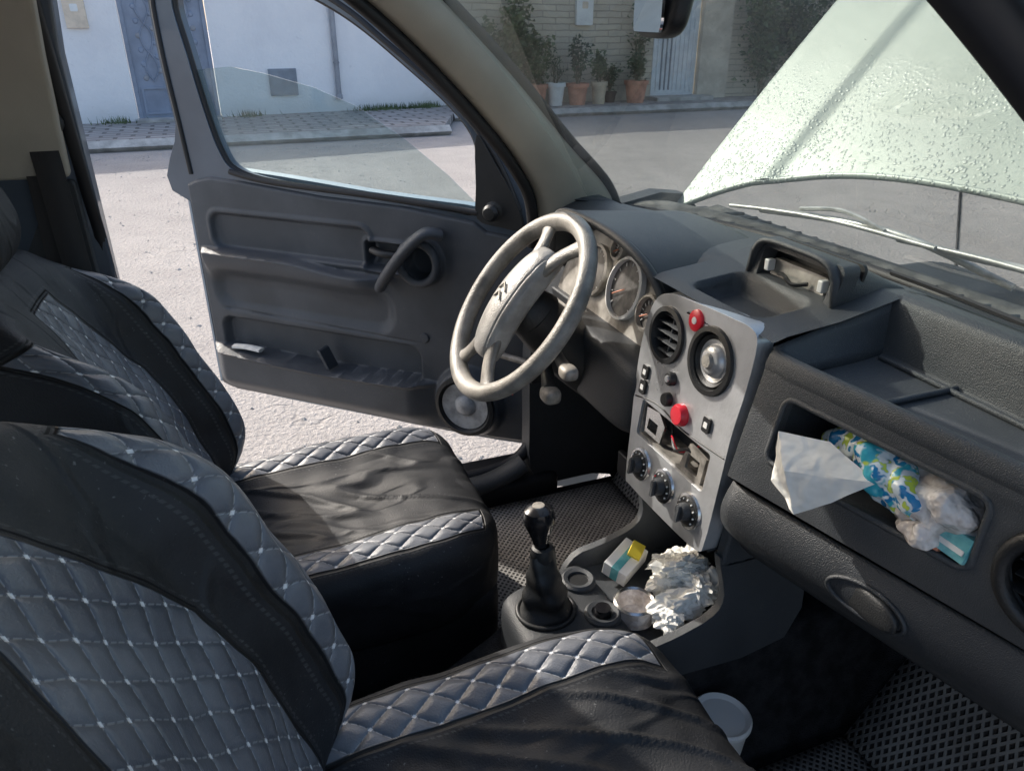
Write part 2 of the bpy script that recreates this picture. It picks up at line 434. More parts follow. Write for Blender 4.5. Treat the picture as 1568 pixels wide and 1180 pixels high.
plate('frame',[(8.42,.15),(9.43,.15),(9.43,2.45),(8.42,2.45)],[[(8.5,.25),(8.5,2.35),(9.35,2.35),(9.35,.25)]],RW,.0,-.06,M['gatewhite'],wg)
plate('sheet',[(8.5,.25),(9.35,.25),(9.35,2.35),(8.5,2.35)],[],RW,-.03,-.05,M['gatewhite'],wg)
for i in range(9): box('bar_%d'%i,(8.53+i*.1,13.455,.3),(8.555+i*.1,13.485,2.3),M['greybox'] if i in(1,2,3) else M['gatewhite'],wg,bevel=.003)
plate('step',[(8.3,.13),(9.6,.13),(9.6,.2),(8.3,.2)],[],RW,.5,.0,M['kerb'],wg)
eb=empty('electric_box')
plate('case',rrect(6.85,1.75,.17,.26,.02),[],RW,.08,-.02,M['whitepl'],eb,bevel=.01)
plate('window',rrect(6.85,1.83,.06,.06,.02),[],RW,.086,.07,M['beigebox'],eb)
def plant(name,x,y,z0,h,spread,nl,mat,pot=None,potr=.18,poth=.34,ls=.09,seed=1,spiky=False):
    r=random.Random(seed);e=empty(name)
    if pot:
        lathe('pot',[(0,0),(potr*.72,0),(potr*.95,poth*.82),(potr*1.08,poth*.82),(potr*1.08,poth),(potr*.92,poth),(potr*.88,poth*.9),(0,poth*.9)],(x,y,z0),(0,0,1),pot,e,n=28)
        lathe('soil',[(0,0),(potr*.86,0)],(x,y,z0+poth*.91),(0,0,1),M['soil'],e,n=20)
        z0+=poth*.9
    vs=[];fs=[]
    ns=7
    for s in range(ns):
        a=r.uniform(0,6.28);sp=spread*r.uniform(.2,1);hh=h*r.uniform(.6,1)
        tip=V3(x+sp*math.cos(a),y+sp*.6*math.sin(a),z0+hh);b=V3(x+r.uniform(-.04,.04),y,z0)
        mid=(b+tip)/2+V3(r.uniform(-.06,.06),0,.08*hh)
        sweep('stem_%d'%s,[b,mid,tip],lambda f:.009*(1.2-f),M['stem'],e,ns=5,sub=4)
        for k in range(nl//ns):
            t=r.uniform(.15,1)**.8
            p=b*(1-t)**2+mid*2*t*(1-t)+tip*t*t+V3(r.gauss(0,.05),r.gauss(0,.05),r.gauss(0,.05))*(spread/.25)
            d=V3(r.uniform(-1,1),r.uniform(-1,1),r.uniform(-.2,1.0 if not spiky else 2)).normalized()
            L=ls*r.uniform(.5,1.2);w=d.cross(V3(r.uniform(-1,1),r.uniform(-1,1),r.uniform(-1,1))).normalized()*L*(.28 if not spiky else .1)
            i=len(vs);m=p+d*L*.5+V3(0,0,.01)
            vs+= [p,m+w,p+d*L-V3(0,0,L*.15),m-w];fs.append((i,i+1,i+2,i+3))
    mk('leaves',vs,fs,mat,e,recalc=False)
    return e
py=12.95
plant('potted_plant',5.72,py,.13,.75,.28,420,M['leaf'],M['pot'],potr=.19,poth=.38,seed=1)
plant('potted_plant',6.10,py,.13,.45,.16,200,M['leaf2'],M['whitepl'],potr=.17,poth=.4,seed=2,spiky=True)
plant('potted_plant',6.55,py,.13,1.0,.22,330,M['leaf2'],M['pot'],potr=.20,poth=.38,seed=3)
plant('potted_plant',7.0,py,.13,.6,.22,330,M['leaf'],M['potbeige'],potr=.15,poth=.4,seed=4)
plant('potted_plant',7.8,py,.13,.55,.24,260,M['leaf2'],M['pot'],potr=.22,poth=.40,seed=5)
plant('potted_plant',7.35,py+.2,.13,.5,.2,240,M['leaf2'],M['soil'],potr=.12,poth=.2,seed=15)
plant('bush',5.2,13.1,.13,1.9,.42,1300,M['leaf'],None,seed=6,ls=.12)
plant('bush',4.75,12.9,.13,1.5,.4,900,M['leaf2'],None,seed=7,ls=.12)
plant('bush',5.75,13.25,.13,1.5,.35,700,M['leaf'],None,seed=12,ls=.12)
plant('climbing_plant',10.9,13.2,.13,2.3,.8,2200,M['leaf'],None,seed=8,ls=.13)
plant('climbing_plant',12.2,13.2,.13,2.4,1.0,2200,M['leaf2'],None,seed=9,ls=.14)
plant('climbing_plant',8.0,13.25,.13,2.0,.25,350,M['leaf'],None,seed=10,ls=.1)
r=random.Random(5);vs=[];fs=[]
for i in range(800):
    c=r.choice([2.6,2.9,3.1,3.4,3.7,3.8,-1.4,.6]);x=c+r.gauss(0,.14);y=13.0+.146*x-abs(r.gauss(0,.12));h=r.uniform(.03,.13)
    k=len(vs);dx=r.uniform(-.05,.05);vs+=[V3(x,y,.13),V3(x+.012,y,.13),V3(x+dx,y+r.uniform(-.04,.02),.13+h)];fs.append((k,k+1,k+2))
mk('weeds',vs,fs,M['leaf'],None,recalc=False)
r=random.Random(9);vs=[];fs=[]
for i in range(900):
    x=r.uniform(-1.5,2.5);y=r.uniform(1.3,9.8);s=r.uniform(.004,.014);k=len(vs)
    if r.random()<.3: y=9.9+r.gauss(0,.12)+.02*x
    for dx,dy,dz in ((1,0,0),(0,1,0),(-1,0,0),(0,-1,0),(0,0,.8)): vs.append(V3(x+dx*s*r.uniform(.6,1.3),y+dy*s*r.uniform(.6,1.3),dz*s+.001))
    fs+= [(k,k+1,k+4),(k+1,k+2,k+4),(k+2,k+3,k+4),(k+3,k,k+4)]
mk('gravel',vs,fs,M['kerb'],None,recalc=False)
lathe('bottle_cap',[(0,.012),(.016,.012),(.02,.0)],(.36,2.25,.002),(0,0,1),pm('blue_cap',(.05,.18,.6),.4),None,n=16)

# ================================================================ CAR BODY
body=empty('car_body')
def pillar(side,mat):
    L=catmull([(.12,0,1.63),(.26,0,1.535),(.37,0,1.445),(.485,0,1.335),(.57,0,1.24),(.625,0,1.15),(.64,0,1.05)],5)
    Rr=catmull([(.27,0,1.635),(.385,0,1.54),(.50,0,1.44),(.585,0,1.36),(.66,0,1.285),(.80,0,1.15),(.83,0,1.05)],5)
    n=len(L);yo=0 if side>0 else -.026
    def f(u,v):
        i=min(n-1,int(round(u*(n-1))));p=L[i].lerp(Rr[i],v)
        bul=.018*math.sin(math.pi*v)
        return V3(p.x,side*(.57+yo+.28*(1.53-p.z)-bul+.012*(v<.01)),p.z)
    nm='left' if side>0 else 'right'
    grid('a_pillar_trim_'+nm,f,n-1,8,mat,body,thick=.004)
    def f2(u,v):
        p=f(u,v);return V3(p.x+.01,p.y+side*.06,p.z+.005)
    grid('a_pillar_metal_'+nm,f2,n-1,8,M['paint'],body,thick=.01)
    sweep('door_seal_'+nm,[V3(p.x-.012,side*(.582+yo+.28*(1.53-p.z)),p.z-.004) for p in L[::3]],.013,M['rubber'],body,ns=8)
    sweep('glass_seal_'+nm,[V3(p.x+.005,side*(.575+yo+.28*(1.53-p.z)),p.z+.006) for p in Rr[::3]],.012,M['rubber'],body,ns=8)
pillar(1,M['beige']);pillar(-1,M['dashlow'])
def roof(u,v):
    x=lerp(.30,-2.3,u);y=lerp(-.64,.64,v);return V3(x-(.05*(v*2-1)**2 if u==0 else 0),y,1.70-.06*abs(2*v-1)**3-.05*(1-u)**6)
grid('roof_lining',roof,24,16,M['headliner'],body,thick=.006)
grid('roof_skin',lambda u,v:roof(u,v)+V3(0,0,.035),24,16,M['paint'],body,thick=.006)
for s in (-1,1):
    sweep('roof_rail_%d'%s,[(.16,s*.575,1.615),(-.1,s*.60,1.655),(-1,s*.62,1.665),(-2.2,s*.62,1.64)],.03,M['beige'],body,ns=10)
    sweep('rail_seal_%d'%s,[(.16,s*.60,1.60),(-.1,s*.625,1.635),(-.5,s*.64,1.645)],.012,M['rubber'],body,ns=8)
    mp=lambda a,b,d,s=s:V3(a,s*(.77-.13*max(0,(b-1.05))/.6+d),b)
    plate('rear_side_%d'%s,[(-.42,.42),(-2.3,.42),(-2.3,1.66),(-.42,1.66)],[rrect(-1.30,1.32,.72,.2,.08)],mp,0,.05,M['paint'],body)
    plate('rear_trim_%d'%s,[(-.43,.44),(-2.28,.44),(-2.28,1.08),(-.43,1.08)],[],mp,-.02,-.002,M['door'],body)
    box('sill_%d'%s,(-2.3,.68*s if s>0 else -.83,.30),(.70,.83 if s>0 else -.68,.455),M['rubber'],body,bevel=.02)
    plate('fender_%d'%s,[(.68,.35),(.86,.30),(.95,.55),(1.2,.72),(1.5,.68),(1.68,.45),(1.85,.42),(1.9,.72),(1.75,.86),(1.35,.95),(.98,1.01),(.82,1.03),(.68,1.02)],[],lambda a,b,d,s=s:V3(a,s*(.80+d-.25*max(0,a-1.4)**2-.12*max(0,b-.85)),b),0,.03,M['paint'],body)
box('rear_wall',(-2.32,-.75,.42),(-2.28,.75,1.05),M['paint'],body)
box('floor',(-2.3,-.70,.37),(.98,.70,.40),M['carpet'],body)
def toe(u,v):
    y=lerp(-.72,.72,v);x=lerp(.86,1.06,u);z=lerp(.40,.72,u**.9);return V3(x,y,z)
grid('toe_board',toe,8,4,M['carpet'],body,thick=.01)
box('firewall',(1.05,-.72,.6),(1.08,.72,1.10),M['black'],body)
for s in (-1,1):
    plate('kick_panel_%d'%s,sm2([(.64,.44),(.80,.42),(1.06,.42),(1.06,1.08),(.80,1.12),(.66,1.06),(.625,.85),(.62,.62)],4),[],lambda a,b,d,s=s:V3(a,s*(.70+d),b),0,.05,M['dashlow'],body)
sweep('sill_seal',[(-.25,.725,.47),(.3,.725,.468),(.52,.725,.472),(.61,.73,.50),(.655,.735,.58),(.665,.735,.75),(.66,.72,.95),(.645,.70,1.06)],.016,M['rubber'],body)
sweep('sill_scuff',[(-.25,.69,.462),(.3,.69,.46),(.50,.69,.463),(.60,.69,.50)],.022,M['dashlow'],body,r2=.03)
sweep('hinge_upper',[(.66,.77,.98),(.70,.80,.98)],.02,M['paint'],body,smooth=False)
sweep('hinge_lower',[(.66,.77,.62),(.70,.80,.62)],.02,M['paint'],body,smooth=False)
sweep('door_check_strap',[(.62,.72,.76),(.55,.83,.76)],.008,M['dirtymetal'],body,smooth=False)
for s in (1,-1):
    xo=0 if s>0 else -.15
    mp=lambda a,b,d,s=s:V3(a+xo,s*(.735-.13*max(0,b-1.05)/.5+d),b)
    plate('b_pillar_upper_trim_%d'%s,[(-.235,1.26),(-.222,1.45),(-.20,1.66),(-.46,1.66),(-.46,1.26)],[],mp,-.03,0,M['beige'],body,bevel=.008)
    plate('b_pillar_lower_trim_%d'%s,[(-.235,.46),(-.232,1.255),(-.46,1.255),(-.46,.46)],[],mp,-.02,.01,M['dashlow'],body,bevel=.008)
    plate('b_pillar_metal_%d'%s,[(-.212,.44),(-.212,1.2),(-.205,1.45),(-.18,1.67),(-.46,1.67),(-.46,.44)],[],mp,.012,.07,M['frame'],body,bevel=.006)
    sweep('b_pillar_seal_%d'%s,[mp(-.222,z,.004) for z in (.46,.8,1.1,1.25,1.45,1.62)],.011,M['rubber'],body,ns=8)
sb=empty('seat_belt')
box('anchor_cover',(-.30,.655,1.335),(-.25,.70,1.375),M['black'],sb,bevel=.014)
sweep('guide_loop',[(-.30,.655,1.372),(-.25,.65,1.368),(-.232,.65,1.345),(-.26,.645,1.325),(-.30,.65,1.335)],.008,M['black'],sb,closed=True)
def strap(nm,a,b,w):
    a=Vector(a);b=Vector(b)
    grid(nm,lambda u,v:a.lerp(b,u)+V3((v-.5)*w,0,0)+V3(0,-.01*math.sin(math.pi*u),0),10,2,M['belt'],sb,thick=.002)
strap('webbing_down',(-.275,.652,1.345),(-.29,.66,.60),.042);strap('webbing_front',(-.262,.642,1.335),(-.24,.62,.75),.042)
box('height_slot',(-.275,.640,1.43),(-.255,.672,1.448),M['black'],sb,bevel=.006)

ws=empty('windshield')
def xws(y): return .925-.20*abs(y/.66)**2.8
def wsf(u,v):
    t=v*2-1
    b=V3(xws(.66*t)+.02,.665*t,1.135);tp=V3(.335-.06*t*t,.565*t,1.64)
    p=b.lerp(tp,u);p.x+=.02*math.sin(math.pi*u)
    return p
grid('glass',wsf,20,24,M['glass'],ws,thick=0)
sweep('lower_seal',[wsf(0,i/14)+V3(-.004,0,.004) for i in range(15)],.011,M['rubber'],ws,ns=8)
sweep('header_trim',[wsf(1,i/10)+V3(-.03,0,-.005) for i in range(11)],.035,M['beige'],ws,ns=10,r2=.02)
cw=empty('cowl')
grid('cowl_panel',lambda u,v:V3(lerp(xws(lerp(-.7,.7,v))+.03,1.10,u),lerp(-.7,.7,v),1.125-.02*u-.012*math.sin(u*9)),14,20,M['cowl'],cw,thick=.01)
for i in range(26):
    y=-.6+i*.046;sweep('grille_rib_%d'%i,[(xws(y)+.05,y,1.128),(1.06,y,1.118)],.004,M['cowl'],cw,smooth=False,ns=5)
wp=empty('windshield_wiper')
sweep('arm',[(1.04,-.10,1.15),(1.005,.05,1.185),(1.0,.2,1.183),(1.0,.42,1.158)],.006,M['wiper'],wp,ns=8)
sweep('blade',[(.99,.0,1.187),(.985,.2,1.184),(.985,.36,1.170),(.985,.50,1.152)],.004,M['wiper'],wp,ns=8)
sweep('bridge',[(.99,.1,1.19),(.992,.2,1.202),(.99,.3,1.185)],.004,M['wiper'],wp,ns=6)
wp2=empty('windshield_wiper')
sweep('arm',[(1.04,-.55,1.15),(1.01,-.4,1.175),(1.01,-.2,1.19),(1.01,.02,1.18)],.006,M['wiper'],wp2,ns=8)
sweep('blade',[(1.0,-.52,1.165),(1.0,-.3,1.187),(1.0,-.1,1.19),(1.0,.08,1.18)],.004,M['wiper'],wp2,ns=8)
hd=empty('car_hood')
ca,sa=math.cos(math.radians(51)),math.sin(math.radians(51))
def hoodf(u,v,off=0):
    t=v*2-1
    q0=.19*(1-abs(t)**2.6)
    L=.95
    q=lerp(q0,L-.12*t*t,u)
    hw=lerp(.70,.635,(q/L)**2)
    y=hw*t
    cr=.010*sst(.66,.70,abs(t)+.06*(q/L))-.02*t*t
    n=V3(-sa,0,ca)
    p=V3(.97+q*ca,y,1.115+q*sa)
    return p+n*(cr+off-.02*(q/L)**2)
grid('outer_skin',lambda u,v:hoodf(u,v),30,90,M['hood'],hd,angle=80)
def hin(u,v):
    t=v*2-1;return hoodf(u*.97+.015,.5+.485*t,-.022)
grid('inner_frame',hin,20,30,M['paint'],hd)
sweep('rear_lip',[hoodf(0,i/30,-.006) for i in range(31)],.007,M['hood'],hd,ns=8,sub=2)
sweep('left_lip',[hoodf(i/12,1,-.006) for i in range(13)],.007,M['hood'],hd,ns=8,sub=2)
sweep('right_lip',[hoodf(i/12,0,-.006) for i in range(13)],.007,M['hood'],hd,ns=8,sub=2)
sweep('stay_rod',[(1.7,.5,.9),(1.45,.45,1.62)],.005,M['chrome'],hd,smooth=False)
eng=empty('engine')
blob('block',(1.35,.0,.85),(.2,.3,.14),M['black'],eng,amp=.03,fr=12)
blob('air_box',(1.45,.35,.9),(.15,.14,.09),M['black'],eng,n=6)
box('front_panel',(1.85,-.7,.4),(1.9,.7,.85),M['paint'],eng)
box('bay_floor',(1.08,-.72,.45),(1.88,.72,.5),M['black'],eng)

# ================================================================ DRIVER DOOR
door=empty('car_door')
H=V3(.68,.80,0);S=V3(-.731,.682,0);Nn=V3(.682,.731,0)
def D(s,z,n=0): return H+S*s+Nn*n+V3(0,0,z)
ztop=[(0,1.02),(.03,1.035),(.067,1.052),(.13,1.058),(.16,1.078),(.35,1.098),(.6,1.105),(.85,1.125),(.95,1.13),(1.0,1.12),(1.05,1.10)]
zbot=[(-.02,.50),(.02,.478),(.116,.470),(.36,.464),(.67,.466),(1.0,.462),(1.05,.475)]
def sbox(s,z,c,h,r,e=.006):
    qx=abs(s-c[0])-h[0]+r;qy=abs(z-c[1])-h[1]+r
    d=math.hypot(max(qx,0),max(qy,0))+min(max(qx,qy),0)-r
    return 1-sst(-e,e,d)
def hdoor(s,z):
    h=0
    h-=.012*sbox(s,z,(.715,.972),(.255,.048),.03)
    h+=.004*(sbox(s,z,(.715,.972),(.27,.062),.04)-sbox(s,z,(.715,.972),(.255,.048),.03))
    zr=.912-.02*sst(.75,.5,s)
    arm=sst(zr+.012,zr,z)*sst(zr-.10,zr-.005,z)*sst(.40,.5,s)*sst(1.03,.99,s)
    h+=.036*arm
    h-=.018*sbox(s,z,(.70,.80),(.29,.055),.05,.02)
    h-=.004*(1-sst(.0,.004,abs(z-(.735+.02*(s-.7)))))*sst(.32,.36,s)*sst(1.0,.96,s)
    zl=.622-.012*math.sin(math.pi*max(0,min(1,(s-.3)/.7)))
    lip=sst(zl+.003,zl-.003,z)
    low=sst(.26,.36,s)*sst(1.05,.97,s)
    h+=.042*lip*low*sst(.468,.53,z)
    h-=.030*(1-lip)*sbox(s,z,(.66,.655),(.33,.055),.03,.008)
    h+=.012*sst(zl-.016,zl-.004,z)*lip*low
    d=math.hypot(s-.18,z-.585)
    h+=.032*sst(.105,.085,d)
    h-=.03*sbox(s,z,(.415,.953),(.058,.034),.012)
    h+=.006*(sbox(s,z,(.415,.953),(.07,.046),.02)-sbox(s,z,(.415,.953),(.058,.034),.012))
    d2=math.hypot(s-.305,z-.955)
    h+=.014*sst(.066,.058,d2)-.034*sst(.048,.036,d2)
    return h
def dtrim(u,v):
    s=lerp(-.012,1.05,u);a,b=interp(zbot,s),interp(ztop,s);z=lerp(a,b,v)
    e=min(z-a,b-z,(s+.012),1.05-s);rim=-.02*(1-sst(0,.02,e))
    return D(s,z,-(hdoor(s,z)+.02+rim))
grid('trim_panel',dtrim,300,210,M['door'],door,angle=75)
outer=sm2([(0.02,1.03),(.03,1.12),(.09,1.225),(.20,1.35),(.37,1.475),(.47,1.545),(.62,1.61),(.80,1.645),(.97,1.65),(1.05,1.61),(1.062,1.45),(1.045,1.25),(1.035,1.04)],5)
inner=sm2([(.16,1.085),(.152,1.20),(.165,1.265),(.225,1.33),(.31,1.395),(.43,1.48),(.53,1.535),(.65,1.58),(.80,1.605),(.93,1.60),(.985,1.55),(.965,1.42),(.94,1.29),(.912,1.19),(.87,1.14),(.75,1.116),(.45,1.10),(.25,1.09)],5)
plate('window_frame',outer,[inner],D,-.012,.03,M['frame'],door,bevel=.006,seg=3)
sweep('frame_outer_seal',[D(a,b,-.012) for a,b in [(.045,1.10),(.105,1.22),(.21,1.335),(.38,1.46),(.48,1.528),(.62,1.592),(.80,1.628),(.96,1.63),(1.035,1.59),(1.045,1.45),(1.03,1.25),(1.02,1.12)]],.007,M['rubber'],door,ns=8)
sweep('glass_run_seal',[D(a,b,.0) for a,b in inner[::3]],.008,M['rubber'],door,closed=True,ns=8,sub=3)
plate('sail_panel',sm2([(.035,1.06),(.05,1.12),(.105,1.21),(.148,1.265),(.152,1.15),(.15,1.075),(.09,1.06)],4),[],D,-.022,-.008,M['black'],door,bevel=.004)
gl=[(.97,1.385),(.85,1.395),(.75,1.382),(.60,1.352),(.48,1.312),(.35,1.24),(.24,1.165),(.15,1.09),(.15,1.05),(.97,1.05)]
plate('window_glass',gl,[],D,.010,.013,M['dglass'],door)
skin=sm2([(.0,1.05),(.5,1.10),(1.0,1.13),(1.062,1.10),(1.07,.9),(1.075,.6),(1.07,.46),(1.0,.43),(.5,.43),(.05,.44),(-.01,.5),(-.02,.8)],4)
plate('outer_skin',skin,[],D,.055,.09,M['paint'],door,bevel=.01)
plate('door_shell',[(.0,1.04),(1.05,1.09),(1.058,.9),(1.06,.48),(1.0,.45),(.03,.46),(-.01,.55)],[],D,.036,.055,M['paint'],door)
plate('door_edge',[(1.052,.48),(1.060,.48),(1.058,1.09),(1.05,1.09)],[],D,-.004,.055,M['paint'],door)
box('latch',(0,0,0),(.012,.03,.09),M['black'],door,fn=lambda v:D(1.06+v.x,.83+v.z,.015+v.y))
box('lock_rod',(0,0,0),(.008,.008,.03),M['red'],door,fn=lambda v:D(.965+v.x,1.125+v.z,-.01+v.y))
sweep('pull_handle',[D(.245,1.03,-.035),D(.275,1.035,-.062),(D(.33,.985,-.072)),D(.385,.92,-.066),D(.42,.882,-.038)],.015,M['door'],door,r2=.024)
sweep('pull_ring',[D(.305+.052*math.cos(t),.955+.052*math.sin(t),-.045) for t in [i*math.pi/8 for i in range(16)]],.011,M['door'],door,closed=True,ns=10,sub=3)
sweep('inner_latch_lever',[D(.455,.965,-.008),D(.42,.962,-.022),D(.372,.96,-.014)],.010,M['black'],door,r2=.014)
lathe('speaker_ring',[(.072,.0),(.084,.004),(.084,.014),(.074,.016),(.068,.006)],D(.18,.585,-.050),-Nn,M['black'],door)
M['cone']=pm('speaker_cone',(.36,.37,.38),.5,metal=.2,var=.3,vs=30)
lathe('speaker_cone',[(.066,.006),(.05,.004),(.03,.002),(.026,.008),(.015,.014),(.0,.016)],D(.18,.585,-.052),-Nn,M['cone'],door)
lathe('mirror_knob',[(0,.03),(.014,.028),(.02,.018),(.016,.004),(.024,0)],D(.108,1.095,-.022),-Nn,M['black'],door,n=24)
box('pocket_divider',(0,0,0),(.012,.045,.055),M['door'],door,fn=lambda v:D(.60+v.x+.5*v.z,.615+v.z,-.055+v.y))
lathe('trim_clip',[(0,.004),(.012,.003),(.014,0)],D(.31,.745,-.021),-Nn,M['door'],door,n=20)
sweep('belt_seal',[D(.15,1.088,-.016),D(.45,1.106,-.016),(D(.75,1.118,-.016)),D(.88,1.136,-.016)],.008,M['rubber'],door,ns=8)
crp=[(.95,.628),(.90,.632),(.85,.63)]
sweep('pocket_paper',[D(a,b,-.035) for a,b in crp],.006,M['tissue'],door,r2=.014,ns=6)

# ================================================================ DASHBOARD
dash=empty('dashboard')
def X(y,z):
    k=max(0,-.15-y);xt=.60+.13*k;xb=.562+.24*k
    t=(z-.95)/(1.12-.95);return xb+(xt-xb)*t if z>=.95 else xb+(.95-z)**2*2.2
def prof_pass(y):
    xt=X(y,1.12);xw=xws(y)
    return [(xw+.015,1.138),(xw-.02,1.158),(.815,1.176),(.797,1.176),(.786,1.166),(.772,1.115),(.762,1.104),(.70,1.099),(xt+.032,1.096),(xt+.024,1.102),(xt+.017,1.124),(xt+.009,1.129),(xt+.001,1.124),(xt-.003,1.112),(X(y,1.105)-.0,1.105)]
ys=[-.125,-.14,-.16,-.2,-.26,-.32,-.38,-.44,-.50,-.56,-.62,-.66,-.69]
def loft(name,profs,ys,mat,parent,angle=38):
    vs=[];n=len(profs[0])
    for p,y in zip(profs,ys): vs+=[V3(a,y,b) for a,b in p]
    fs=[(i*n+j,(i+1)*n+j,(i+1)*n+j+1,i*n+j+1) for i in range(len(ys)-1) for j in range(n-1)]
    return mk(name,vs,fs,mat,parent,angle=angle)
def smp(p,sub=3): return [(q[0],q[1]) for q in catmull([(a,b,0) for a,b in p],sub)]
loft('passenger_top',[smp(prof_pass(y),3) for y in ys],ys,M['dash'],dash,60)
for yy in (-.245,-.40): sweep('shelf_rib_%d'%int(-yy*1000),[(X(yy,1.12)+.03,yy,1.100),(.768,yy-.01,1.107)],.004,M['dash'],dash,smooth=False,ns=8)
sweep('shelf_back_crease',[(.757,y,1.106) for y in (-.15,-.3,-.45,-.66)],.004,M['dash'],dash,ns=8)
grid('shelf_end',lambda u,v:V3(lerp(.61,.80,u),-.14+.02*v,lerp(1.098,1.13+.045*u,v)),10,4,M['dash'],dash,thick=.006)
gh=rrect(-.295,1.045,.124,.042,.014)
mpG=lambda a,b,d:V3(X(a,b)+d,a,b)
go=[]
for y in [-.125-.0225*i for i in range(25)]: go.append((y,1.106))
for y in [-.665+.0225*i for i in range(25)]: go.append((y,.956))
vent_h=circ(-.495,1.035,.052,28)
plate('glove_shelf_face',go,[gh,vent_h],mpG,0,.015,M['dash'],dash,bevel=.003)
sweep('glove_rim',[mpG(a,b,.001) for a,b in gh],.004,M['dash'],dash,closed=True,ns=8,sub=1)
def cavm(name,mat):
    vs=[]
    for d in (1,0):
        for (y,z) in ((-.421,1.001),(-.421,1.089),(-.169,1.001),(-.169,1.089)):
            vs.append(V3(X(y,z)+.012 if d else .79,y,z))
    fs=[(0,1,5,4),(2,6,7,3),(0,4,6,2),(1,3,7,5),(4,5,7,6)]
    return mk(name,vs,fs,mat,dash,recalc=False)
cavm('glove_cavity',M['dashlow'])
def lid(u,v):
    y=lerp(-.13,-.66,u);z=lerp(.950,.835,v)
    x=X(y,.95)+.012-.02*math.sin(math.pi*min(1,v*1.1))+.03*v*v
    return V3(x,y,z)
grid('glovebox_lid',lid,30,16,M['dashlow'],dash,thick=.006)
def under(u,v):
    y=lerp(-.12,-.69,u);x0=X(y,.95)+.045
    return V3(lerp(x0,.98,v),y,.835-.10*v**.6)
grid('underside',under,10,8,M['dashlow'],dash,thick=.006)
grid('lid_gap',lambda u,v:V3(X(lerp(-.13,-.66,u),.95)+.012,lerp(-.13,-.66,u),lerp(.962,.945,v)),10,1,M['black'],dash)
def hcp(y,z,d):
    v=(.950-z)/.115;return V3(X(y,.95)+.012-.02*math.sin(math.pi*min(1,v*1.1))+.03*v*v-.004+d,y,z)
sweep('lid_handle_rim',[hcp(-.34+.046*math.cos(t),.905+.022*math.sin(t),0) for t in [i*math.pi/8 for i in range(16)]],.003,M['dashlow'],dash,closed=True,ns=8,sub=2)
blob('lid_handle',hcp(-.34,.905,.004),(.007,.042,.018),M['black'],dash,n=2.6)
sweep('side_vent_ring',[mpG(-.495+.05*math.cos(t),1.035+.05*math.sin(t),-.003) for t in [i*math.pi/10 for i in range(20)]],.008,M['black'],dash,closed=True,ns=8,sub=2)
for k in range(4): sweep('side_vent_slat_%d'%k,[mpG(-.495-.042,1.01+.017*k,.012),mpG(-.495+.042,1.01+.017*k,.012)],.002,M['black'],dash,r2=.01,smooth=False)
mk('side_vent_back',[mpG(a,b,.04) for a,b in circ(-.495,1.035,.055,24)],[tuple(range(24))],M['black'],dash)
def ctop(u,v):
    y=lerp(-.13,.16,v);x=lerp(xws(y)+.015,.60,u)
    base_=interp([(.58,1.135),(.62,1.146),(.70,1.155),(.80,1.176),(.86,1.166),(.93,1.138)],x)
    d=sbox(x,y,(.668,.012),(.042,.075),.02,.006)
    return V3(x,y,base_-.03*d)
grid('centre_top',ctop,70,60,M['dash'],dash,angle=70)
def pod(u,v):
    y=lerp(-.095,.085,v);t=2*v-1
    zt=1.215-.012*abs(t)**4-.035*abs(t)**10
    x=lerp(.715,.84,u);z=lerp(zt,1.168,u**1.5)
    if v==0 or v==1: z=1.145
    return V3(x,y,z)
grid('display_hood',pod,10,24,M['dash'],dash,thick=.006)
mpP=lambda a,b,d:V3(.722+.25*(b-1.15)+d,a,b)
plate('display_frame',rrect(-.005,1.176,.088,.034,.012),[rrect(-.005,1.178,.070,.022,.006)],mpP,-.006,.02,M['dash'],dash,bevel=.002)
plate('display_back',rrect(-.005,1.176,.085,.032,.01),[],mpP,.03,.035,M['black'],dash)
plate('display_module',rrect(-.002,1.172,.055,.013,.003),[],mpP,.008,.02,M['gauge'],dash,bevel=.002)
for k in (-1,1): box('display_clip_%d'%k,(.722,k*.055-.01,1.168),(.735,k*.055,1.185),M['whitepl'],dash,bevel=.002)
sweep('display_cable',[(.73,-.03,1.17),(.72,-.01,1.165),(.722,.01,1.172),(.73,.03,1.168)],.003,M['black'],dash,ns=6)
sweep('defrost_groove',[(.89,-.02,1.166),(.885,-.12,1.167),(.865,-.25,1.170)],.004,M['rubber'],dash,ns=6)
grid('airbag_seam',lambda u,v:V3(lerp(.835,.845,v),lerp(-.10,-.60,u),1.1745),10,1,M['rubber'],dash)
def prof_drv(y):
    xw=xws(y);return [(xw+.015,1.136),(xw-.03,1.155),(.76,1.160),(.70,1.150),(.66,1.12),(.645,1.05),(.635,.95),(.64,.87),(.68,.82),(.80,.79),(.98,.76)]
ysd=[.13,.16,.2,.26,.32,.38,.44,.5,.56,.62,.66,.69]
loft('driver_dash',[smp(prof_drv(y),3) for y in ysd],ysd,M['dash'],dash,60)
def chood(u,v):
    t=v*math.pi;w=.225*(1-.15*u);x=lerp(.585,.84,u)
    top=lerp(1.185,1.160,u);zb=lerp(1.03,1.10,u)
    c=math.cos(t);s=math.sin(t)
    yy=.355-w*math.copysign(abs(c)**.75,c)
    zz=zb+(top-zb)*abs(s)**.7
    x+=.03*abs(c)**2*(1-u)
    return V3(x,yy,zz)
grid('cluster_hood',chood,20,40,M['dash'],dash,thick=.008)
sweep('cluster_hood_lip',[chood(0,i/24) for i in range(25)],.008,M['dash'],dash,ns=10,sub=2)
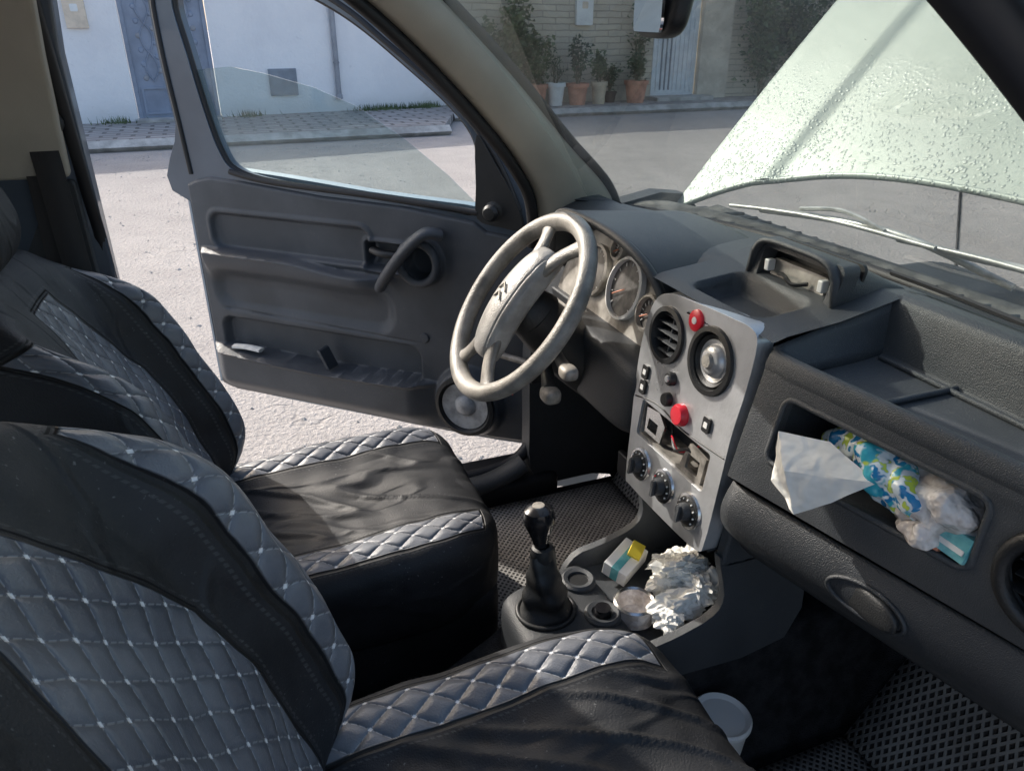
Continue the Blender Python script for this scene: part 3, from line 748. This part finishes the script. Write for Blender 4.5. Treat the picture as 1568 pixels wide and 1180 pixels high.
# the cluster face stands just in front of the dash moulding
mpC=lambda a,b,d:V3(.636+.30*(b-1.05)+d,a,b)
co=[(.355+.20*math.cos(t),1.005+.155*abs(math.sin(t))**.8) for t in [i*math.pi/20 for i in range(21)]]+[(.16,.97),(.55,.97)]
plate('cluster_face',co,[],mpC,.0,.012,M['gauge'],dash)
GN=V3(-1,0,.30).normalized()
for k,(a,b,r_) in enumerate(((.425,1.07,.050),(.305,1.07,.056),(.365,1.125,.022),(.215,1.055,.032))):
    lathe('gauge_%d'%k,[(r_,0),(r_,.010),(r_-.005,.012),(r_-.005,.002)],mpC(a,b,0),GN,M['whitepl'] if k==1 else M['gauge'],dash)
    lathe('gauge_dial_%d'%k,[(0,.003),(r_-.005,.0025)],mpC(a,b,0),GN,M['dial'],dash)
    for j in range(11):
        t=math.radians(225-27*j)
        a0,b0=a+math.cos(t)*(r_-.010),b+math.sin(t)*(r_-.010);a1,b1=a+math.cos(t)*(r_-.016),b+math.sin(t)*(r_-.016)
        sweep('gauge_tick_%d_%d'%(k,j),[mpC(a0,b0,-.005),mpC(a1,b1,-.005)],.0009,M['whitepl'],dash,smooth=False,ns=4)
    sweep('needle_%d'%k,[mpC(a,b,-.007),mpC(a+r_*.6,b-r_*.3,-.007)],.0013,M['orange'],dash,smooth=False,ns=5)
plate('binnacle_bezel',[(.57,1.0),(.14,1.0),(.14,.96),(.57,.96)],[],lambda a,b,d:V3(.60+(1.03-b)*.3+d,a,b),0,.03,M['dashlow'],dash,bevel=.006)
st=empty('center_console')
mpS=lambda a,b,d:V3(.56+(b-.82)*.127+d,a,b)
so=sm2([(.118,.815),(.132,.90),(.146,.99),(.147,1.06),(.134,1.11),(.10,1.132),(.03,1.14),(-.05,1.145),(-.09,1.145),(-.106,1.13),(-.108,1.07),(-.103,1.0),(-.104,.92),(-.104,.835),(-.09,.812),(0,.806),(.10,.806)],4)
holes=[circ(.084,1.073,.039,32),circ(-.027,1.076,.044,32),rrect(.02,.926,.093,.030,.006)]
plate('silver_fascia',so,holes,mpS,-.004,.022,M['silver'],st,bevel=.005,seg=3)
plate('fascia_backing',[(.115,.82),(.14,1.0),(.13,1.11),(-.10,1.125),(-.10,.82)],[],mpS,.055,.06,M['black'],st)
sweep('panel_split',[mpS(.135,.952,-.0042),mpS(.07,.965,-.0042),mpS(.0,.958,-.0042),mpS(-.10,.965,-.0042)],.0012,M['rubber'],st,ns=5)
box('stack_body',(.615,-.118,.78),(.95,.14,1.115),M['dashlow'],st,bevel=.01)
for nm,y0 in (('right',-.126),('left',.125)):
    plate('stack_side_cover_'+nm,[(.575,.80),(.60,1.0),(.612,1.11),(.66,1.13),(.70,1.1),(.70,.80)],[],lambda a,b,d,y0=y0:V3(a,y0+d,b),0,.02,M['dash'],st,bevel=.006)
SN=V3(-1,0,.127).normalized()
def vent(nm,a,b,r_,ball):
    o=mpS(a,b,-.004)
    lathe(nm+'_ring',[(r_+.004,0),(r_+.003,.005),(r_-.004,.006),(r_-.008,-.008),(r_-.006,-.03)],o,SN,M['black'],st)
    if ball:
        lathe(nm+'_ball',[(0,.004),(.014,.004),(.02,.001),(.024,-.006),(.03,-.004),(.033,-.02)],o,SN,M['silver'],st)
        lathe(nm+'_core',[(0,.010),(.009,.009),(.012,.003)],o,SN,M['wheel'],st)
        lathe(nm+'_inner',[(.030,-.006),(.036,.0),(.037,-.02)],o,SN,M['black'],st)
    else:
        for k in range(-2,3):
            z=b+k*.014;w=math.sqrt(max(0,(r_-.006)**2-(k*.014)**2))
            sweep(nm+'_slat_%d'%k,[mpS(a-w,z,.006),mpS(a+w,z,.006)],.0018,M['dashlow'],st,r2=.010,smooth=False,ns=8)
        sweep(nm+'_vane',[mpS(a,b-r_+.006,.004),mpS(a,b+r_-.006,.004)],.002,M['dashlow'],st,smooth=False)
vent('round_vent_a',.084,1.073,.040,False);vent('round_vent_b',-.027,1.076,.045,True)
def knob(nm,a,b,r_,h,mat,d=-.004):
    lathe(nm,[(0,h),(r_*.8,h*.95),(r_*.95,h*.7),(r_,0)],mpS(a,b,d),SN,mat,st,n=28)
knob('hazard_button',.022,1.117,.016,.005,M['red']);knob('hazard_mark',.022,1.117,.006,.0062,M['whitepl'])
knob('dial_upper',.048,1.018,.011,.010,M['black']);knob('dial_upper_cap',.048,1.018,.006,.0125,M['silver'])
knob('dial_lower',.047,.985,.011,.010,M['black'])
knob('red_push_button',.008,.978,.017,.012,M['red'])
for k,(a,b) in enumerate(((.118,1.0),(.117,.975),(-.052,.992))):
    plate('switch_%d'%k,rrect(a,b,.008,.011,.003),[],mpS,-.008,0,M['black'],st,bevel=.002)
    plate('switch_mark_%d'%k,rrect(a,b,.004,.004,.001),[],mpS,-.0088,-.006,M['whitepl'],st)
plate('radio_sleeve',rrect(.02,.926,.097,.034,.004),[rrect(.02,.926,.088,.026,.003)],mpS,.0,.05,M['dirtymetal'],st)
plate('radio_bracket',[(.10,.905),(.055,.905),(.05,.935),(.07,.95),(.105,.945)],[[(.095,.912),(.068,.912),(.068,.93),(.095,.93)]],mpS,.002,.006,M['chrome'],st)
plate('radio_bracket_b',[(-.005,.90),(-.06,.90),(-.062,.94),(-.02,.945),(-.012,.925)],[[(-.02,.906),(-.05,.906),(-.05,.93),(-.02,.93)]],mpS,.0,.005,M['dirtymetal'],st)
sweep('radio_wire',[mpS(.05,.91,.02),mpS(.03,.93,.004),mpS(.0,.92,.002),mpS(-.03,.945,.015)],.0013,M['red'],st,ns=6)
sweep('radio_wire_b',[mpS(.06,.94,.02),mpS(.02,.915,.005),mpS(-.02,.935,.0),mpS(-.04,.915,.015)],.0025,M['black'],st,ns=6)
for k,a in enumerate((.082,.013,-.057)):
    b=.856
    knob('heater_ring_%d'%k,a,b,.028,.005,M['chrome']);knob('heater_dial_%d'%k,a,b,.0235,.007,M['black'])
    knob('heater_knob_%d'%k,a,b,.014,.018,M['dashlow'])
    plate('knob_grip_%d'%k,rrect(a,b,.003,.013,.002),[],mpS,-.026,-.008,M['dash'],st,bevel=.001)
    for j in range(9):
        t=math.radians(210-30*j);plate('tick_%d_%d'%(k,j),circ(a+.0195*math.cos(t),b+.0195*math.sin(t),.0013,8),[],mpS,-.0118,-.009,M['whitepl'] if not(k==1 and j>5) else M['red'],st)
def cheek(side):
    y0=-.124 if side<0 else .110
    plate('tray_cheek_%d'%side,sm2([(.572,.818),(.60,.80),(.72,.80),(.72,.62),(.46,.62),(.462,.675),(.52,.69),(.575,.71),(.59,.745)],3),[],lambda a,b,d:V3(a,y0+d,b),0,.014,M['dash'],st,bevel=.004)
cheek(-1);cheek(1)
box('tray_floor',(.472,-.11,.63),(.72,.11,.65),M['dash'],st,bevel=.003)
box('tray_back',(.70,-.11,.64),(.72,.12,.82),M['dashlow'],st,bevel=.003)
def conb(q,c):
    xx=q.x*.085
    return V3(.392+xx,q.y*(.092+.022*q.x),.622+q.z*.058),(0,0)
superbox('console_block',(26,20,10),6,conb,M['dashlow'],st)
grid('stack_underside',lambda u,v:V3(lerp(.57,.71,u),lerp(-.10,.118,v),.812),4,4,M['black'],st,thick=.004)
def tun(u,v):
    x=lerp(-.35,.95,u);t=v*2-1
    zt=interp([(-.35,.50),(.2,.52),(.30,.58),(.40,.64),(.46,.645),(.6,.63),(.95,.62)],x)
    w=interp([(.3,.095),(.5,.125)],x);y=t*w*1.25
    z=zt if abs(t)<.7 else lerp(zt,.40,sst(.68,1.0,abs(t)))
    return V3(x,y,z)
grid('tunnel',tun,40,40,M['carpet'],st)
for k,(a,b,r_) in enumerate(((.440,.048,.024),(.442,-.035,.024))):
    lathe('socket_ring_%d'%k,[(r_-.008,-.0),(r_-.007,.006),(r_,.008),(r_+.004,.004),(r_+.005,-.01)],(a,b,.680),(0,0,1),M['dash'],st)
    lathe('socket_cap_%d'%k,[(0,.003),(r_-.007,.003)],(a,b,.680),(0,0,1),M['black'],st)
lathe('lighter_knob',[(0,.014),(.012,.013),(.014,.0)],(.442,-.035,.682),(0,0,1),M['knob'],st)
gl_=empty('gear_lever')
def boot(u,v):
    a=2*math.pi*v;c=V3(.366,.006,.672).lerp(V3(.362,.015,.785),u)
    r_=lerp(.038,.017,u**.8)+.003*math.sin(u*22)*(1-u)
    return c+V3(r_*math.cos(a)*1.1,r_*math.sin(a),0)+V3(1,1,0)*.003*math.sin(3*a+u*7)
grid('leather_boot',boot,40,36,M['black'],gl_,angle=80)
sweep('boot_frame',[(.366+.044*math.cos(t),.006+.042*math.sin(t),.681) for t in [i*math.pi/6 for i in range(12)]],.004,M['black'],gl_,closed=True,ns=8)
sweep('shaft',[(.362,.015,.775),(.36,.018,.82)],.008,M['black'],gl_,smooth=False)
lathe('boot_collar',[(.017,-.01),(.019,0),(.016,.012),(.011,.014)],(.362,.015,.782),(-.05,.05,1),M['black'],gl_)
lathe('knob',[(.010,-.045),(.013,-.03),(.017,-.018),(.022,-.004),(.024,.008),(.021,.020),(.012,.026),(0,.027)],(.358,.02,.838),(-.05,.06,1),M['knob'],gl_)
lathe('knob_badge',[(0,.0285),(.009,.0275),(.01,.025)],(.358,.02,.838),(-.05,.06,1),M['dirtymetal'],gl_,n=20)

# ================================================================ STEERING WHEEL
sw_=empty('steering_wheel')
th=math.radians(37);WC=V3(.457,.36,1.045);WN=V3(-math.cos(th),0,math.sin(th));WW=V3(math.sin(th),0,math.cos(th));WY=V3(0,1,0)
WS=.94
def W(a,b,c): return WC+WW*(a*WS)+WY*(b*WS)+WN*c
sweep('rim',[W(.180*math.cos(t),.180*math.sin(t),0) for t in [i*2*math.pi/40 for i in range(40)]],.0168,M['wheel'],sw_,closed=True,ns=18,sub=3,r2=.0155)
def hub(q,c):
    a=q.x*.118;b=q.y*(.046-.010*abs(q.x)**2);h=q.z*.02+.018*(1-q.x*q.x)-.004+.010*(1-q.y*q.y)*(q.z>0)
    h-=.004*(1-sst(.0,.03,abs(abs(q.y)-.72)))*(q.z>0)
    return W(a,b,h),(a,b)
superbox('hub_pad',(40,40,8),4.5,hub,M['hub'],sw_)
for sa_ in (-1,1):
    for sb_ in (-1,1):
        ang=math.radians(27)
        sweep('spoke_%d_%d'%(sa_,sb_),[W(sa_*.07,sb_*.022,.012),W(sa_*.115,sb_*.042,.006),W(sa_*.145,sb_*.066,.0),W(sa_*.181*math.cos(ang),sb_*.181*math.sin(ang),-.002)],lambda f:.0115-.003*math.sin(f*3.14),M['wheel'],sw_,r2=lambda f:.018-.005*math.sin(f*3.14)+.004*f,up=tuple(WN),ns=16)
for k in (0,1):
    o_=.012-.018*k
    sweep('chevron_%d'%k,[W(o_-.004,-.014,.045),W(o_+.010,0,.047),W(o_-.004,.014,.045)],.0018,M['dirtymetal'],sw_,smooth=False,ns=6)
cl=empty('steering_column')
sweep('shroud',[W(0,0,-.03),W(-.01,0,-.09),W(-.02,0,-.17),W(-.02,0,-.24)],lambda f:.045+.02*f,M['black'],cl,r2=lambda f:.05+.02*f)
lathe('boss',[(.03,-.0),(.045,-.02),(.05,-.05)],W(0,0,.0),WN,M['black'],cl)
sweep('stalk_right',[W(-.02,-.04,-.075),W(-.035,-.11,-.07),W(-.04,-.165,-.06)],lambda f:.007+.005*f,M['black'],cl)
blob('stalk_tip',W(-.04,-.17,-.06),(.014,.018,.012),M['dirtymetal'],cl,n=3)
sweep('stalk_left',[W(-.02,.04,-.075),W(-.02,.11,-.07),W(-.02,.165,-.06)],lambda f:.007+.005*f,M['black'],cl)
sweep('audio_stalk',[W(-.06,-.04,-.09),W(-.085,-.09,-.09),W(-.095,-.12,-.085)],lambda f:.010+.006*f,M['black'],cl)
blob('audio_stalk_tip',W(-.097,-.125,-.085),(.016,.02,.014),M['dirtymetal'],cl,n=3)
lathe('ignition_lock',[(.034,-.03),(.036,.0),(.03,.006),(.026,.0),(.018,-.004),(.016,.004),(0,.005)],V3(.575,.205,.955),(-.92,-.15,.25),M['black'],cl)
lathe('ignition_barrel',[(0,.009),(.012,.008),(.013,.0)],V3(.575,.205,.955),(-.92,-.15,.25),M['dirtymetal'],cl,n=24)
blob('knee_cover',(.61,.30,.93),(.05,.17,.07),M['dashlow'],cl,n=5)
hr=empty('red_led_stand_in')  # made-up lever, its red paint stands for a small red LED
sweep('lever',[(.60,.66,.76),(.57,.655,.745),(.55,.65,.72)],.007,M['red'],hr)
box('bracket',(.60,.64,.74),(.64,.685,.79),M['black'],hr)

# ================================================================ SEATS
def seat(x0,yc,z0,name,Hh=.575):
    e=empty(name)
    lean=math.radians(23);up=V3(-math.sin(lean),0,math.cos(lean));fr=V3(math.cos(lean),0,math.sin(lean))
    O=V3(x0,yc,z0)
    def bol_(w,h): return .078*sst(.128,.200,abs(w))*sst(.56,.36,h)*sst(-.1,.1,h)
    def bk(q,c):
        h=(q.z+1)/2*Hh
        W_=interp([(0,.225),(.15,.252),(.32,.26),(.43,.236),(.51,.195),(.575,.160)],h)
        w=q.y*W_;T=.060
        t=q.x*T
        if q.x>0:
            t+=bol_(w,h)*min(1,q.x*1.3)
            t-=.012*(1-sst(.0,.14,abs(w)))*min(1,q.x*1.3)
            t+=.012*math.sin(h*6)*min(1,q.x)
        t-=.065
        p=O+up*h+fr*t+V3(0,w,0)
        nz=noise.noise(p*9)*.007+noise.noise(p*23)*.0025
        p=p+fr*nz*(1 if q.x>0 else -1)
        u=w+math.copysign(max(0,(bol_(w,h)-.010)-(t)),w)*(1 if abs(w)>.12 else 0)*.9
        if q.x<-.2: u=math.copysign(.5,w)
        return p,(u,h)
    superbox('backrest',(22,110,100),5,bk,M['seatback'],e)
    Lc=.27
    def cu(q,c):
        x=q.x*Lc;w=q.y*(.238-.015*sst(.3,1,q.x));z=q.z*.085
        if q.z>0:
            z+=.022*sst(.10,.19,abs(w))*q.z-.01*sst(.5,1,q.x)
            z-=.006*(1-sst(0,.12,abs(w)))
        p=O+V3(x+.165,w,z-.065)
        p.z+=.018*q.x*(q.z>-.5)
        nz=noise.noise(p*8)*.008+noise.noise(p*22)*.003
        # long diagonal drape folds of the loose cover
        f=noise.noise(V3((x*.6+w)*16,(x-w)*3,yc*5));nz+=.007*max(0,1-abs(f)*5)*sst(.15,.10,abs(w))
        p.z+=nz*(q.z>0)
        top=.085+.022*sst(.10,.19,abs(w))
        u=w+math.copysign(max(0,top-.012-z),w)*(1 if abs(w)>.1 else 0)
        v=x+.235+max(0,top-.02-z)*(1 if x>.15 else 0)
        return p,(u,v)
    superbox('cushion',(110,110,20),5.5,cu,M['seatcush'],e)
    def sk(q,c):
        x=q.x*(Lc-.012);w=q.y*.225;z=q.z*.085
        p=O+V3(x+.165,w,z-.165);k=.5-.5*q.z
        p+=V3(.006*math.sin(w*45+3*noise.noise(p*6))*k,.007*math.sin(x*38+3*noise.noise(p*6))*k,0)
        return p,(0.6,.9)
    superbox('skirt',(60,60,10),9,sk,M['seatcush'],e)
    box('base_frame',(x0-.08,yc-.17,.42),(x0+.32,yc+.17,z0-.18),M['black'],e,bevel=.01)
    for s in (-1,1):
        box('rail_%d'%s,(x0-.12,yc+s*.17-.015,.40),(x0+.38,yc+s*.17+.015,.425),M['dirtymetal'],e,bevel=.003)
    HO=O+up*(Hh+.075)+fr*(-.045)
    def hr_(q,c):
        p=HO+up*(q.z*.09)+V3(0,q.y*.13,0)+fr*(q.x*.05+.015*(1-q.z*q.z))
        return p,(.6,.9)
    superbox('headrest',(20,30,24),3.6,hr_,M['seatcush'],e)
    for s in (-1,1): sweep('headrest_post_%d'%s,[O+up*(Hh-.05)+fr*-.065+V3(0,s*.07,0),HO+V3(0,s*.07,0)],.006,M['chrome'],e,smooth=False)
    lathe('recline_knob',[(0,.03),(.028,.028),(.034,.01),(.03,0)],O+V3(-.02,-.225 if yc<0 else .225,-.06),(0,-1 if yc<0 else 1,0),M['black'],e)
    return e
seat(.03,-.345,.735,'car_seat')
seat(-.06,.385,.68,'car_seat')
hb=empty('parking_brake')
sweep('handle',[(-.02,.0,.54),(.08,.0,.565),(.16,.0,.58)],lambda f:.011+.004*f,M['black'],hb,r2=.015)
fm=empty('floor_mat')
grid('driver_mat',lambda u,v:V3(lerp(.10,.84,u),lerp(.13,.66,v),.408+.004*noise.noise(V3(u*5,v*5,0))),30,20,M['mat'],fm,thick=.006)
grid('driver_mat_toe',lambda u,v:V3(lerp(.84,1.0,u),lerp(.13,.66,v),lerp(.411,.64,u)),8,8,M['mat'],fm,thick=.006)
fm2=empty('floor_mat')
grid('passenger_mat',lambda u,v:V3(lerp(.35,.84,u),lerp(-.64,-.18,v),.408+.004*noise.noise(V3(u*5,v*5,3))),30,20,M['mat'],fm2,thick=.006)
grid('passenger_mat_toe',lambda u,v:V3(lerp(.84,1.0,u),lerp(-.64,-.18,v),lerp(.411,.64,u)),8,8,M['mat'],fm2,thick=.006)
pd=empty('pedals')
for k,y in enumerate((.28,.38,.50)):
    sweep('pedal_arm_%d'%k,[(.85,y,.75),(.82,y,.62),(.79,y,.56)],.008,M['black'],pd)
    box('pedal_pad_%d'%k,(.775,y-.03,.53),(.79,y+.03,.59),M['rubber'],pd,bevel=.004)
cp=empty('plastic_cup')
lathe('body',[(0,0),(.033,0),(.040,.13),(.043,.135),(.043,.14),(.039,.14),(.038,.13),(.032,.01),(0,.008)],(.565,-.18,.43),(0.05,0,1),M['whitepl'],cp)
lathe('lid',[(0,.137),(.034,.137),(.041,.142),(.044,.139),(.044,.134)],(.565,-.18,.43),(0.05,0,1),M['whitepl'],cp)

rm=empty('rearview_mirror')
RC=V3(.515,.045,1.512);wd=V3(.36,.93,0).normalized();nd=V3(-.93,.36,0)
def rmf(q,c):
    return RC+wd*(q.y*.115)+V3(0,0,1)*(q.z*.036)-nd*(q.x*.016)+nd*(-.006*q.z),(0,0)
superbox('shell',(8,30,16),4,rmf,M['black'],rm)
M['mirror']=pm('mirror_glass',(.8,.82,.83),.04,metal=1,var=.02,rv=.01)
plate('mirror_glass',rrect(0,0,.104,.029,.014),[],lambda a,b,d:RC+wd*a+V3(0,0,b)+nd*(.0175+d-.16*b*0),0,.003,M['mirror'],rm)
sweep('stem',[RC+V3(.015,0,.02),(.50,.035,1.58),(.44,.02,1.61)],.008,M['black'],rm)

# ================================================================ SMALL THINGS
def crumple(name,c,r_,mat,parent,seed,sc=(1,1,1)):
    bm=bmesh.new();bmesh.ops.create_icosphere(bm,subdivisions=4,radius=1)
    for v in bm.verts:
        s=v.co*2.0+V3(seed*3.7,seed,0);d=1+.55*noise.noise(s)+.5*abs(noise.noise(s*1.9))-.25*abs(noise.noise(s*4))
        v.co=Vector(c)+V3(v.co.x*sc[0],v.co.y*sc[1],v.co.z*sc[2])*r_*d
    me=bpy.data.meshes.new(name);bm.to_mesh(me);bm.free();me.materials.append(mat);me.shade_smooth();me.set_sharp_from_angle(angle=math.radians(18))
    ob=bpy.data.objects.new(name,me);COL.objects.link(ob);ob.parent=parent;return ob
tp=empty('crumpled_tissue')
for k,(x,y,z,r_,sx,sy,sz) in enumerate(((.56,-.06,.685,.030,1.4,.8,.6),(.60,-.045,.70,.026,.8,1.3,.7),(.57,-.01,.69,.028,1.2,.8,.8),(.62,.0,.695,.030,.8,1.3,.8),(.60,.03,.685,.024,1.3,.8,.7),(.53,-.08,.68,.020,1,1.2,.7),(.64,-.06,.69,.028,1,1,.9),(.59,-.02,.72,.020,1.5,.7,.6))):
    crumple('wad_%d'%k,(x,y,z),r_,M['tissue'],tp,k+1,(sx,sy,sz))
cb_=empty('medicine_box')
def rotbox(nm,c,h,mat,par,e_,bev=.001):
    R_=Euler([math.radians(a) for a in e_]).to_matrix();c=Vector(c)
    return box(nm,tuple(-x for x in h),h,mat,par,bev,fn=lambda v:c+R_@v)
rotbox('carton',(.535,.065,.68),(.035,.022,.014),M['whitepl'],cb_,(12,-8,30))
rotbox('carton_stripe',(.535,.065,.6805),(.0355,.007,.0142),M['teal'],cb_,(12,-8,30))
rotbox('carton_label',(.552,.06,.702),(.015,.011,.003),M['yellow'],cb_,(22,-18,40))
ga=empty('glass_ashtray')
lathe('dish',[(0,.004),(.022,.004),(.028,.03),(.032,.03),(.032,.0),(0,0)],(.50,-.03,.655),(0,0,1),M['bag'],ga)
lathe('dish_rim',[(.027,.03),(.030,.033),(.033,.03)],(.50,-.03,.655),(0,0,1),M['chrome'],ga)
bg=empty('shopping_bag')
blob('bag_body',(.665,-.355,1.04),(.05,.055,.034),M['bag'],bg,n=2.6,amp=.014,fr=28,res=(26,30,20),angle=30)
blob('printed_packet',(.64,-.315,1.045),(.035,.05,.028),M['packet'],bg,n=3,amp=.012,fr=30,res=(30,34,22),rx=12,angle=40)
blob('printed_packet_b',(.66,-.24,1.05),(.035,.045,.022),M['packet'],bg,n=3,amp=.008,fr=26,seed=3,res=(20,24,16),rx=-25)
blob('bag_knot',(.625,-.365,1.020),(.020,.024,.012),M['bag'],bg,n=2.5,amp=.010,fr=40,seed=2,res=(20,20,16),angle=30)
pc=empty('paper_cup')
PA=[V3(.570,-.195,1.058),V3(.60,-.245,1.064),V3(.605,-.315,1.050),V3(.578,-.285,1.012),V3(.556,-.258,.984),V3(.556,-.215,1.004)];ctr=V3(.552,-.235,1.03)
vs=[];fs=[]
for i in range(6):
    a,b=PA[i],PA[(i+1)%6]
    for q_ in range(7):
        e_=a.lerp(b,q_/6)
        for t_ in range(7):
            p=ctr.lerp(e_,t_/6);p=p+V3(-1,0,.3)*(.0035*noise.noise(p*55))*(0 if t_ in(0,) else 1);vs.append(p)
    o_=i*49
    for q_ in range(6):
        for t_ in range(6): fs.append((o_+q_*7+t_,o_+(q_+1)*7+t_,o_+(q_+1)*7+t_+1,o_+q_*7+t_+1))
mk('folded_sheet',vs,fs,M['tissue'],pc,angle=25,recalc=False,doubles=1e-5)
tb=empty('card_box')
rotbox('teal_card',(.645,-.398,1.020),(.02,.018,.014),M['teal'],tb,(0,15,0))
rotbox('orange_card',(.640,-.372,1.012),(.016,.014,.008),M['orange'],tb,(8,10,5))
rotbox('white_stripe',(.6245,-.398,1.022),(.0008,.015,.003),M['whitepl'],tb,(0,15,0))

# ================================================================ LIGHT / WORLD / CAMERA
sd=V3(-.40,.757,.52).normalized()
w=bpy.data.worlds.new('World');SC.world=w;w.use_nodes=True;nt=w.node_tree
sky=nt.nodes.new('ShaderNodeTexSky');sky.sky_type='NISHITA';sky.sun_disc=False
sky.sun_elevation=math.asin(sd.z);sky.sun_rotation=math.atan2(sd.x,sd.y)
sky.air_density=1.0;sky.dust_density=4.0
nt.links.new(sky.outputs[0],nt.nodes['Background'].inputs[0]);nt.nodes['Background'].inputs[1].default_value=.30
L=bpy.data.lights.new('sun','SUN');L.energy=5;L.angle=math.radians(.5);L.color=(1,.95,.88)
lo=bpy.data.objects.new('sun',L);COL.objects.link(lo);lo.rotation_euler=sd.to_track_quat('Z','Y').to_euler()
cam=bpy.data.cameras.new('camera');cam.sensor_width=36;cam.lens=36*1150/1568;cam.clip_start=.02;cam.clip_end=1000
co_=bpy.data.objects.new('camera',cam);COL.objects.link(co_);co_.location=(0,-.81,1.49)
co_.rotation_euler=(math.radians(90-25.6),0,math.radians(-20.8))
SC.camera=co_
SC.view_settings.view_transform='Standard';SC.view_settings.look='None';SC.view_settings.exposure=0
